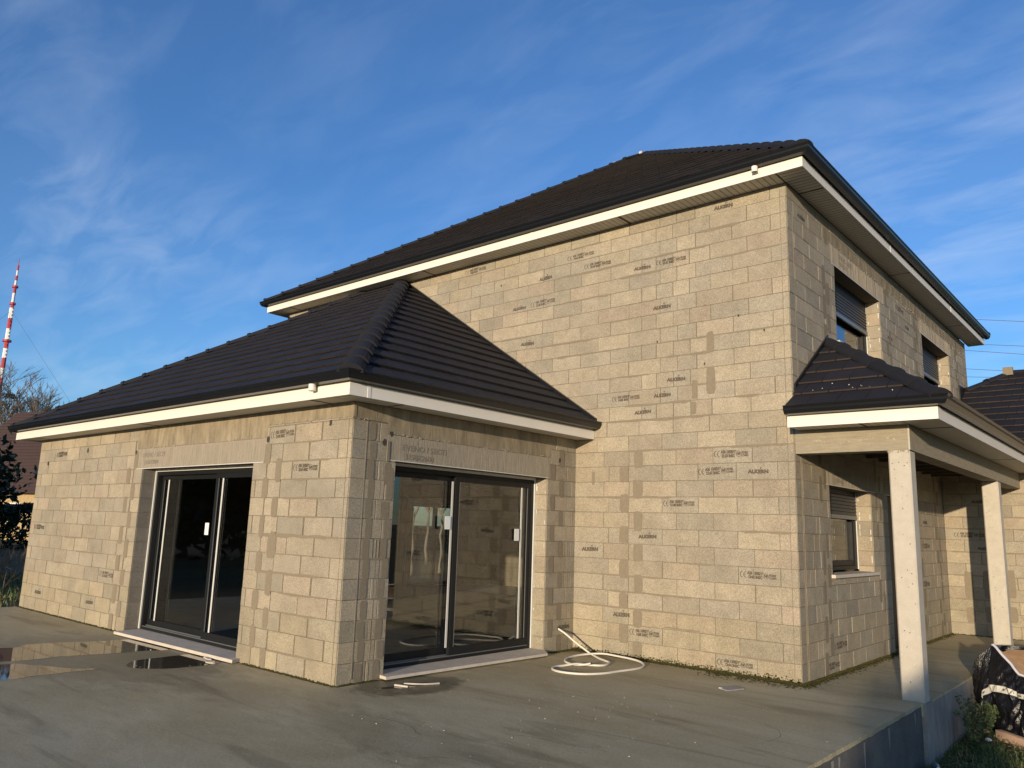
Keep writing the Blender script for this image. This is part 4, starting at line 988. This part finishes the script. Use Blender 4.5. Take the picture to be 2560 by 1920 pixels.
# ------------------------------------------------------------------ right side: bundle, plank, bottle, scraps
bd = empty('wrapped_bundle', (1.9, 2.5, -.55), 'bundle in black plastic with white tape, brown cardboard on top, at the right edge', 'bundle')
BB = [(1.30, 2.20, -.52), (1.38, 1.86, -.52), (1.80, 1.58, -.52), (2.7, 1.10, -.52), (3.0, 2.2, -.52), (2.0, 3.0, -.52), (1.42, 2.75, -.52)]
BT = [(1.245, 2.10, .20), (1.45, 2.12, .395), (1.74, 1.80, .13), (2.75, 1.15, .10), (3.1, 2.2, .28), (2.1, 3.05, .36), (1.46, 2.65, .34)]
def bundle_shape(s, t):
    """s: round the bundle 0..1, t: height 0..1"""
    n = len(BB); u = (s % 1)*n; i = int(u) % n; f = u-int(u); f = f*f*(3-2*f)*.5+f*.5
    lo = Vector(BB[i]).lerp(Vector(BB[(i+1) % n]), f); hi = Vector(BT[i]).lerp(Vector(BT[(i+1) % n]), f)
    q = lo.lerp(hi, t); cen = Vector((2.1, 2.1, q.z)); d = (q-cen).normalized()
    bulge = .05*math.sin(min(1, max(0, t))*3.1416)
    r1 = 1-abs(mn.noise(Vector((s*17+t*1.6, t*2.2, 1)))*2); r2 = 1-abs(mn.noise(Vector((s*44-t*5, t*3, 7)))*2); r3 = mn.noise(Vector((s*120+t*9, t*8, 5)))
    q = q+d*(bulge+.045*(r1-.6)+.018*(r2-.5)+.006*r3)*(1-.75*max(0, t-.85)/.15)
    if i in (0, 6) : q.z -= 0
    return q
ns, nt_ = 360, 50; vs = [bundle_shape(i/ns, j/nt_) for j in range(nt_+1) for i in range(ns)]; fs = [(j*ns+i, j*ns+(i+1) % ns, (j+1)*ns+(i+1) % ns, (j+1)*ns+i) for j in range(nt_) for i in range(ns)]
mb = MB(); off = Vector((-1.9, -2.5, .55)); mb.mesh([v+off for v in vs], fs, 'wrap'); mb.build('plastic_wrap', bd, smooth=True)
mb = MB(); cen = Vector((2.1, 2.1, .05)); ring = [bundle_shape(i/60, 1.0) for i in range(60)]
vs = [r+(cen-r)*.085+Vector((0, 0, -.012))+off for r in ring]+[r+(cen-r)*.55+Vector((0, 0, -.03))+off for r in ring]
mb.mesh(vs, [(i, (i+1) % 60, 60+(i+1) % 60, 60+i) for i in range(60)]+[tuple(range(60, 120))], 'cardboard'); mb.obox(Vector((1.75, 1.78, .10))+off, (.9, -.2, .02), (.05, .25, .06), (0, 0, .012), 'cardboard_light'); mb.obox(Vector((1.9, 2.5, .1))+off, (.7, .2, .12), (.02, .02, .01), (-.05, .02, .18), 'cardboard'); mb.build('cardboard', bd)
mb = MB(); mb.tube([r+Vector((0, 0, .005))+off for r in [bundle_shape(i/60, 1.0) for i in range(8, 46)]], .015, 'foam', n=6); mb.build('foam_edge', bd, smooth=True)
mb = MB()
def tape(s0, s1, t0, t1, w, n=26):
    a = []; b = []
    for i in range(n+1):
        f = i/n; s = s0+(s1-s0)*f; t = t0+(t1-t0)*f+.05*math.sin(f*3.14); p = bundle_shape(s % 1, t); q = bundle_shape(s % 1, t+w)
        cc = Vector((2.1, 2.1, 0)); k = lambda v: v+Vector((v.x-cc.x, v.y-cc.y, 0)).normalized()*.014
        a.append(k(p)+off); b.append(k(q)+off)
    for i in range(n): mb.face([a[i], a[i+1], b[i+1], b[i]], 'tape')
    for i in range(2, n-1, 2):                                      # smudged print on the tape
        m1 = a[i]*.65+b[i]*.35; m2 = a[i+1]*.65+b[i+1]*.35; m3 = a[i+1]*.35+b[i+1]*.65; m4 = a[i]*.35+b[i]*.65; d = Vector((m1.x+off.x-.2+.2, m1.y, 0)); n_ = (a[i+1]-a[i]).cross(b[i]-a[i]).normalized()*.0015
        if random.random() < .6: mb.face([m1+n_, m2+n_, m3+n_, m4+n_], 'ink')
tape(.10, .24, .22, .60, .085); tape(.235, .46, .62, .62, .075); mb.build('tape', bd)
mb = MB(); mb.obox((1.50, 1.60, -.56), (1.3, -1.15, 0), (.05, .056, 0), (0, 0, .115), 'timber')
mb.obox((1.55, 1.58, -.444), (1.2, -1.06, 0), (.012, .014, 0), (0, 0, .002), 'cardboard_light')
tag(mb.build('timber_plank'), 'sawn wooden plank lying in the grass at the lower right corner', 'plank')
mb = MB()
bx, by, bz = 1.30, -.22, -.50
prof = [(.0, 0), (.03, .0), (.034, .01), (.034, .12), (.03, .15), (.014, .185), (.013, .20)]
ax = Vector((.35, -.90, .1)).normalized(); sd = ax.cross(Vector((0, 0, 1))).normalized(); up = sd.cross(ax); vs = []; fs = []; n = 12
for r, t in prof:
    for k in range(n): vs.append(Vector((bx, by, bz))+ax*t+(sd*math.cos(6.283*k/n)+up*math.sin(6.283*k/n))*max(r, .001))
for i in range(len(prof)-1):
    for k in range(n): fs.append((i*n+k, i*n+(k+1) % n, (i+1)*n+(k+1) % n, (i+1)*n+k))
mb.mesh(vs, fs, 'bottle'); bo = mb.build('bottle', smooth=True); tag(bo, 'crumpled blue green plastic bottle in the grass at the foot of the foundation', 'bottle')
mb = MB(); mb.tube([Vector((bx, by, bz))+ax*.20, Vector((bx, by, bz))+ax*.222], .016, 'paper', n=10); mb.build('bottle_cap', bo)
for (nm, x, y, s, lb, ct) in [('stone', 1.47, 1.35, .035, 'pale stone in the grass left of the wooden plank', 'stone'), ('paper_scrap', 1.42, 2.0, .06, 'crumpled cream paper scrap under the black bundle', 'paper'), ('dry_leaf', 1.38, 1.75, .04, 'curled orange dry leaf left of the plank end', 'leaf')]:
    mb = MB(); vs = []; fs = []; n = 8
    for j in range(4):
        for k in range(n):
            r = s*math.sin(.35+j*.8)*(1+.3*mn.noise(Vector((x+k, y, j*.7)))); vs.append((x+r*math.cos(k*.785), y+r*.6*math.sin(k*.785), -.53+j*s*.35))
    for j in range(3):
        for k in range(n): fs.append((j*n+k, j*n+(k+1) % n, (j+1)*n+(k+1) % n, (j+1)*n+k))
    fs.append(tuple(3*n+k for k in range(n))); mb.mesh(vs, fs, 'cardboard_light' if nm != 'stone' else 'paper'); tag(mb.build(nm), lb, ct)

# ------------------------------------------------------------------ grass and weeds (stuff)
def gcol(dark=1):
    dark *= 1.25; q = random.random()
    if q < .55: c = (.085, .130, .035)
    elif q < .8: c = (.13, .155, .05)
    else: c = (.20, .15, .07)
    k = random.uniform(.6, 1.25)*dark; return tuple(v*k for v in c)
def blade(mb, x, y, z, h, col, w=.004):
    a = random.random()*6.283; lean = random.uniform(.1, .9)*h; dx, dy = math.cos(a), math.sin(a); px_, py_ = -dy*w, dx*w
    mb.mesh([(x-px_, y-py_, z), (x+px_, y+py_, z), (x+px_*.7+dx*lean*.45, y+py_*.7+dy*lean*.45, z+h*.6), (x-px_*.7+dx*lean*.45, y-py_*.7+dy*lean*.45, z+h*.6), (x+dx*lean, y+dy*lean, z+h*.9)], [(0, 1, 2, 3), (3, 2, 4)], 'grass', col)
def leafq(mb, c, s, col, m='grass', flat=False):
    d = Vector((random.gauss(0, 1), random.gauss(0, 1), random.gauss(0, .35 if flat else 1))).normalized(); e = d.cross(Vector((random.gauss(0, 1), random.gauss(0, 1), random.gauss(0, 1)))).normalized()
    if flat: e.z *= .4
    c = Vector(c); mb.mesh([c-d*s, c+e*s*.45, c+d*s, c-e*s*.45], [(0, 1, 2, 3)], m, col)
mb = MB()
for i in range(15000):
    x = 1.17+abs(random.gauss(0, 1))*1.0; y = random.uniform(-2.5, 5.0)
    if x > 5: continue
    bare = mn.noise(Vector((x*2.6, y*2.6, 4)))
    if bare < .03 and random.random() < .86: continue
    blade(mb, x, y, gz(x, y)-.005, random.uniform(.03, .10)*(1.4 if bare > .2 else 1), gcol(), .0035)
for i in range(9000):
    x = 1.2+abs(random.gauss(0, 1))*.55; y = random.uniform(-1.6, 3.2); z = gz(x, y)+random.uniform(0, .05); leafq(mb, (x, y, z), random.uniform(.008, .022), gcol(), flat=True)
tag(mb.build('grass'), 'short grass and weeds beside the foundation at the lower right', 'grass', kind='stuff')
def weed(x, y, h, lb):
    e = empty('ivy_plant', (x, y, gz(x, y)), lb, 'plant'); st = MB(); lv = MB()
    for k in range(22):
        a = random.random()*6.283; r = random.uniform(.02, .26)*h*2; p = [Vector((0, 0, 0)), Vector((r*.4*math.cos(a), r*.4*math.sin(a), h*random.uniform(.4, .7))), Vector((r*math.cos(a), r*math.sin(a), h*random.uniform(.5, 1.05)))]
        p = [Vector((max(q.x, 1.205-x), q.y, q.z)) for q in p]; pts = smooth_path(p, 4); st.tube(pts, .0025, 'bark', n=4)
        for q in pts[1:]:
            for m_ in range(6): leafq(lv, q+Vector((abs(random.gauss(0, .02)), random.gauss(0, .025), random.gauss(0, .02))), random.uniform(.012, .026), random.choice([(.07, .12, .035), (.10, .14, .05), (.17, .17, .08), (.055, .085, .03)]), 'leaf')
    st.build('stems', e); lv.build('leaves', e)
weed(1.38, 1.05, .46, 'leafy climbing weed against the foundation right of the porch column'); weed(1.40, 1.85, .30, 'leafy weed close to the black bundle')

# left bank of grass, twigs
mb = MB()
for i in range(16000):
    d = random.random()**.6*9; x = -11.75-d; y = random.uniform(-6.0, 6.0)
    if y < -3.9 and x > -11.7: continue
    blade(mb, x, y, gz(x, y)-.01, random.uniform(.05, .16), gcol(1.0), .008)
for i in range(700):
    x = random.uniform(-16, -11.8); y = random.uniform(-5, 0); leafq(mb, (x, y, gz(x, y)+.03), .025, (.30, .24, .14), flat=True)
tag(mb.build('grass'), 'rough grass with dead leaves behind the left corner of the house', 'grass', kind='stuff')
def branching(mb, p, d, L, r, depth, m, spread=.6, nside=5, up=.12, minr=.004):
    pts = [Vector(p)]; dd = Vector(d).normalized(); n = 4
    for i in range(n):
        dd = (dd+Vector((random.gauss(0, .10), random.gauss(0, .10), random.gauss(0, .06)+up*.3))).normalized(); pts.append(pts[-1]+dd*L/n)
    r1 = r*.62; mb.tube(pts, [r+(r1-r)*i/n for i in range(n+1)], m, n=nside, cap=False)
    if depth == 0: return
    k = random.choice([2, 3, 3])
    for j in range(k):
        t = pts[random.choice([2, 3, 4])] if j else pts[-1]
        nd = (dd+Vector((random.gauss(0, spread), random.gauss(0, spread), random.gauss(0, spread*.5)+up))).normalized()
        branching(mb, t, nd, L*random.uniform(.62, .85), max(r1*random.uniform(.55, .85), minr), depth-1, m, spread, max(3, nside-1), up, minr)
def bare_tree(x, y, z, h, lb, m='bark', depth=7, tr=.12, lean=(0, 0), group=None, minr=.006):
    e = empty('bare_tree', (x, y, z), lb, 'tree', group); t = MB(); c = MB()
    n = 6; pts = [Vector((lean[0]*i/n+random.gauss(0, .03), lean[1]*i/n+random.gauss(0, .03), h*.30*i/n)) for i in range(n+1)]
    t.tube(pts, [tr*(1-.35*i/n) for i in range(n+1)], m, n=8); t.build('trunk', e, smooth=True)
    for k in range(4):
        a = k*1.57+random.random(); branching(c, pts[-1], Vector((math.cos(a)*.45, math.sin(a)*.45, 1)), h*.22, tr*.55, depth, m, .42, 5, .10, minr)
    c.build('crown', e)
random.seed(21)
def at(az, dist): return (CX+dist*math.sin(R(az)), CY+dist*math.cos(R(az)))
x, y = at(-74.3, 80); bare_tree(x, y, -.3, 14.0, 'tall bare winter tree with a bird nest at the left edge', m='bark', depth=6, tr=.24, minr=.02)
mb = MB(); nx, ny = at(-73.95, 79)
for i in range(90):
    a = random.random()*6.28; r = random.uniform(.1, .5); c = Vector((nx+r*math.cos(a), ny+r*math.sin(a), 11.3+random.uniform(-.15, .2))); d = Vector((-math.sin(a), math.cos(a), random.gauss(0, .3)))*.2; mb.tube([c-d, c+d], .02, 'twig', n=3)
tag(mb.build('bird_nest'), 'dark bird nest high in the bare tree', 'nest')
x, y = at(-72.1, 84); bare_tree(x, y, -.3, 13.4, 'bare winter tree right behind the low roof corner', m='bark', depth=6, tr=.2, minr=.02)
random.seed(33)
for i, (a, d, h) in enumerate([(-47.6, 27, 6.5), (-45.6, 29, 7.0), (-46.6, 34, 7.5)]):
    x, y = at(a, d); bare_tree(x, y, -.2, h, ['pale bare tree seen through the right door, left pane', 'pale bare tree seen through the right door beside the mullion', 'pale bare tree seen through the right door, farthest back'][i], m='bark_pale', depth=6, tr=.075, minr=.009)
# dead thicket on the left bank
random.seed(5)
def thicket(x, y, n, h, lb):
    e = empty('dead_shrub', (x, y, gz(x, y)), lb, 'shrub'); mb = MB()
    for i in range(n):
        p = Vector((random.gauss(0, .9), random.gauss(0, .9), 0)); branching(mb, p, Vector((random.gauss(0, .5), random.gauss(0, .5), 1)), h*.42, .010, 3, 'dry', .5, 3, .03, .0035)
    mb.build('stems', e)
thicket(-16.4, -2.5, 46, 1.0, 'tangled dead brown shrub behind the grass at the left edge')
# evergreens
def leafy(name, x, y, z, rx, ry, rz, n, lb, cat, leaf=.07, dark=True, trunk=1.0, group=None, squash=1.6, base=(.010, .020, .008), cone=False):
    e = empty(name, (x, y, z), lb, cat, group); t = MB(); t.tube([(0, 0, 0), (.03, .02, trunk+rz*.6)], [.09, .05], 'bark', n=7); t.build('trunk', e)
    c = MB(); seeds = []
    for i in range(70):
        v = Vector((random.gauss(0, 1), random.gauss(0, 1), random.gauss(0, 1))).normalized()*random.uniform(.45, 1.0)
        if cone: f = max(.12, (1-v.z)/2); v = Vector((v.x*f*1.5, v.y*f*1.5, v.z))
        seeds.append((Vector((v.x*rx, v.y*ry, trunk+rz+v.z*rz)), random.uniform(.5, 1.5)))
    for i in range(n):
        s, k = random.choice(seeds); w = min(rx, rz)*.26
        p = s+Vector((random.gauss(0, w), random.gauss(0, w), random.gauss(0, w*.8)))
        if p.z < .05: continue
        q = k*random.uniform(.6, 1.5); leafq(c, p, random.uniform(.5, 1.2)*leaf, (base[0]*q*1.3, base[1]*q*1.3, base[2]*q), 'leaf_dark')
    c.build('crown', e)
random.seed(9)
x, y = at(-75.7, 24); leafy('evergreen_tree', x, y, -.2, 1.0, 1.0, 1.75, 9000, 'dark evergreen tree with drooping leaves at the left edge', 'tree', leaf=.11, trunk=.25)
# hedge line and trees of the neighbour
def hedge_run(x0, y0, x1, y1, h, w, n, lb, leaf=.12, group=None):
    c = MB(); L = math.hypot(x1-x0, y1-y0); px_, py_ = -(y1-y0)/L, (x1-x0)/L
    for i in range(n):
        t = random.random(); o2 = random.gauss(0, w*.42); hh = h*(1+.16*mn.noise(Vector((t*L*.35, 0, 0)))+.09*mn.noise(Vector((t*L*1.4, 3, 0)))); z = hh*(1-random.random()**2.2)
        q = random.uniform(.5, 1.5)*(1.1+.5*mn.noise(Vector((t*L*.8, z, 2)))); leafq(c, (x0+(x1-x0)*t+px_*o2, y0+(y1-y0)*t+py_*o2, z-.2), leaf*random.uniform(.5, 1.2), (.013*q, .024*q, .010*q), 'leaf_dark')
    ob = c.build('hedge'); tag(ob, lb, 'hedge', group)
ax_, ay_ = at(-80, 44); bx_, by_ = at(-66, 44); hedge_run(ax_, ay_, bx_, by_, 2.05, 1.4, 9000, 'dark hedge in front of the brown roofed neighbour house', leaf=.16)
ax_, ay_ = at(-56, 40); bx_, by_ = at(-38, 40); hedge_run(ax_, ay_, bx_, by_, 1.55, 1.2, 6000, 'green hedge seen through the right door', leaf=.14)
# neighbour house
nx, ny = at(-72.6, 56); nh = empty('neighbour_house', (nx, ny, -.2), 'neighbour house with a steep brown tiled roof and ochre wall, at the far left', 'house')
nh.rotation_euler = (0, 0, R(17))
mb = MB(); mb.box((-8, 0, 0), (6, 8, 3.0), 'nbrick'); mb.build('wall', nh)
mb = MB()
vs = [(-8.6, -.5, 2.85), (6.6, -.5, 2.85), (6.0, 4, 8.6), (-7.4, 4, 8.6), (6.6, 8.5, 2.85), (-8.6, 8.5, 2.85)]
mb.mesh(vs, [(0, 1, 2, 3), (1, 4, 2), (4, 5, 3, 2), (5, 0, 3), (0, 5, 4, 1)], 'nroof')
for i in range(26):
    t = i/26; mb.box((-8.5+1.0*t, -.53+4.5*t, 2.87+5.75*t), (6.5-.5*t, -.50+4.5*t+.03, 2.92+5.75*t), 'nroof')
mb.build('roof', nh)
mb = MB(); mb.obox((.35, .42, 4.05), (.9, 0, 0), (0, .62, .80), (0, -.05, .05), 'glass_dark'); mb.build('roof_window', nh)
mb = MB(); mb.box((-.8, -.03, 1.0), (.2, -.002, 2.3), 'pvc'); wv = mb.build('window', nh); mb = MB(); mb.box((-.72, -.04, 1.08), (.12, -.032, 2.22), 'glass_dark'); mb.build('pane', wv)
# trees behind the camera: they are what the dark panes of the left door mirror
random.seed(14)
for i, (x, y, rx, rz) in enumerate([(-22, -20, 3.2, 3.6), (-28, -15.5, 3.2, 3.6), (-17, -25, 3.4, 4.0), (-34, -11.5, 3.0, 3.4), (-12, -30, 3.2, 3.8), (-25, -25, 3.5, 4.4)]):
    leafy('evergreen_tree', x, y, -.2, rx, rx, rz, 4200, 'dark evergreen tree mirrored in the left door, ' + ['centre of the left pane', 'near the left jamb', 'behind the mullion', 'farthest to the left', 'in the right pane', 'tallest of the row'][i], 'tree', leaf=.42, trunk=.1, group='trees mirrored in the left door')
# unseen shrub, added to throw the soft shade on the foot of the porch column
random.seed(3)
leafy('shrub', 6.75, -18.2, -.5, .62, .8, 1.5, 4200, 'dense shrub added behind the camera to shade the foot of the porch column', 'shrub', leaf=.10, trunk=.1)

# ------------------------------------------------------------------ radio mast and wires
mx_, my_ = at(-74.49, 600); ms = empty('radio_mast', (mx_, my_, 0), 'red and white guyed radio mast rising at the left edge', 'mast')
def mast_z(el): return CZ+600*math.tan(R(el))
bands = [15.05, 14.62, 14.12, 13.68, 13.38, 12.55, 11.7, 11.15, 10.15, 9.25, 8.3, 7.45, 6.6, 5.7, 4.8, 3.9, 3.0, 2.0]
# pixel rows of the colour changes in the photo, top to bottom
rows = [(47, 666), (44, 679), (42, 692), (40, 704), (38.5, 716), (36, 735), (32, 758), (29, 772), (24, 798), (20, 823), (15, 850), (10, 872), (6, 896), (2, 921), (-2, 945), (-8, 975), (-14, 1005), (-20, 1035)]
tot = mast_z(15.15)
els = [15.12-(r[1]-666)*(15.12-7.6)/(965-666) for r in rows]
for i in range(len(els)-1):
    mb = MB(); z0, z1 = mast_z(els[i+1]), mast_z(els[i]); r = .6 if i < 2 else (.75 if i < 4 else (.95 if i < 7 else 1.35)); mm = 'mast_red' if i % 2 == 0 else 'mast_white'
    mb.tube([(0, 0, z0), (0, 0, z1-.05)], r, mm, n=8)
    if 5 < i < 12:
        z = z0+.8
        while z < z1-.8:
            mb.tube([(-r*1.75, -.5, z), (r*1.75, .5, z)], .45, mm, n=4); z += 2.4
    if i in (4, 6, 10): mb.tube([(0, 0, z1-1.6), (0, 0, z1-.4)], r*2.0, 'mast_red', n=10)
    mb.build('mast_section', ms)
mb = MB(); mb.tube([(0, 0, 0), (0, 0, mast_z(els[-1])-.05)], 2.1, 'mast_white', n=8); mb.tube([(0, 0, mast_z(els[0])), (0, 0, tot+4)], .2, 'mast_red', n=5); mb.build('mast_base', ms)
mb = MB()
for (e1, a2, e2) in [(12.3, -70.0, 6.2), (12.3, -79.0, 6.6), (8.6, -72.0, 5.8)]:
    ex_, ey_ = at(a2, 560); mb.tube([(0, 0, mast_z(e1)), (ex_-mx_, ey_-my_, CZ+560*math.tan(R(e2))), ((ex_-mx_)*1.9, (ey_-my_)*1.9, CZ+560*math.tan(R(e2-(e1-e2)*.9)))], .085, 'wire', n=4)
mb.build('guy_wire', ms)
for i, (e1, a0, e0) in enumerate([(13.6, -9.1, 13.96), (12.08, -9.21, 12.41), (11.57, -10.01, 12.1), (10.49, -10.09, 10.93), (10.12, -10.12, 10.42)]):
    yw = 46.0; pt = lambda az, el: Vector((CX+(yw-CY)*math.tan(R(az)), yw, CZ+(yw-CY)/math.cos(R(az))*math.tan(R(el))))
    p = pt(a0, e0); q = pt(-6.9, e1); d = q-p; mb = MB(); mb.tube([p-d*14, p-d*6+Vector((0, 0, -.1)), p, q, q+d*6, q+d*14], .016, 'wire', n=5)
    tag(mb.build('power_line'), ['highest power line in the sky right of the roof', 'second power line from the top, just under the eave tip', 'third power line from the top', 'fourth power line, above the garage ridge', 'lowest power line, touching the garage ridge'][i], 'power line', 'power lines in the right sky')
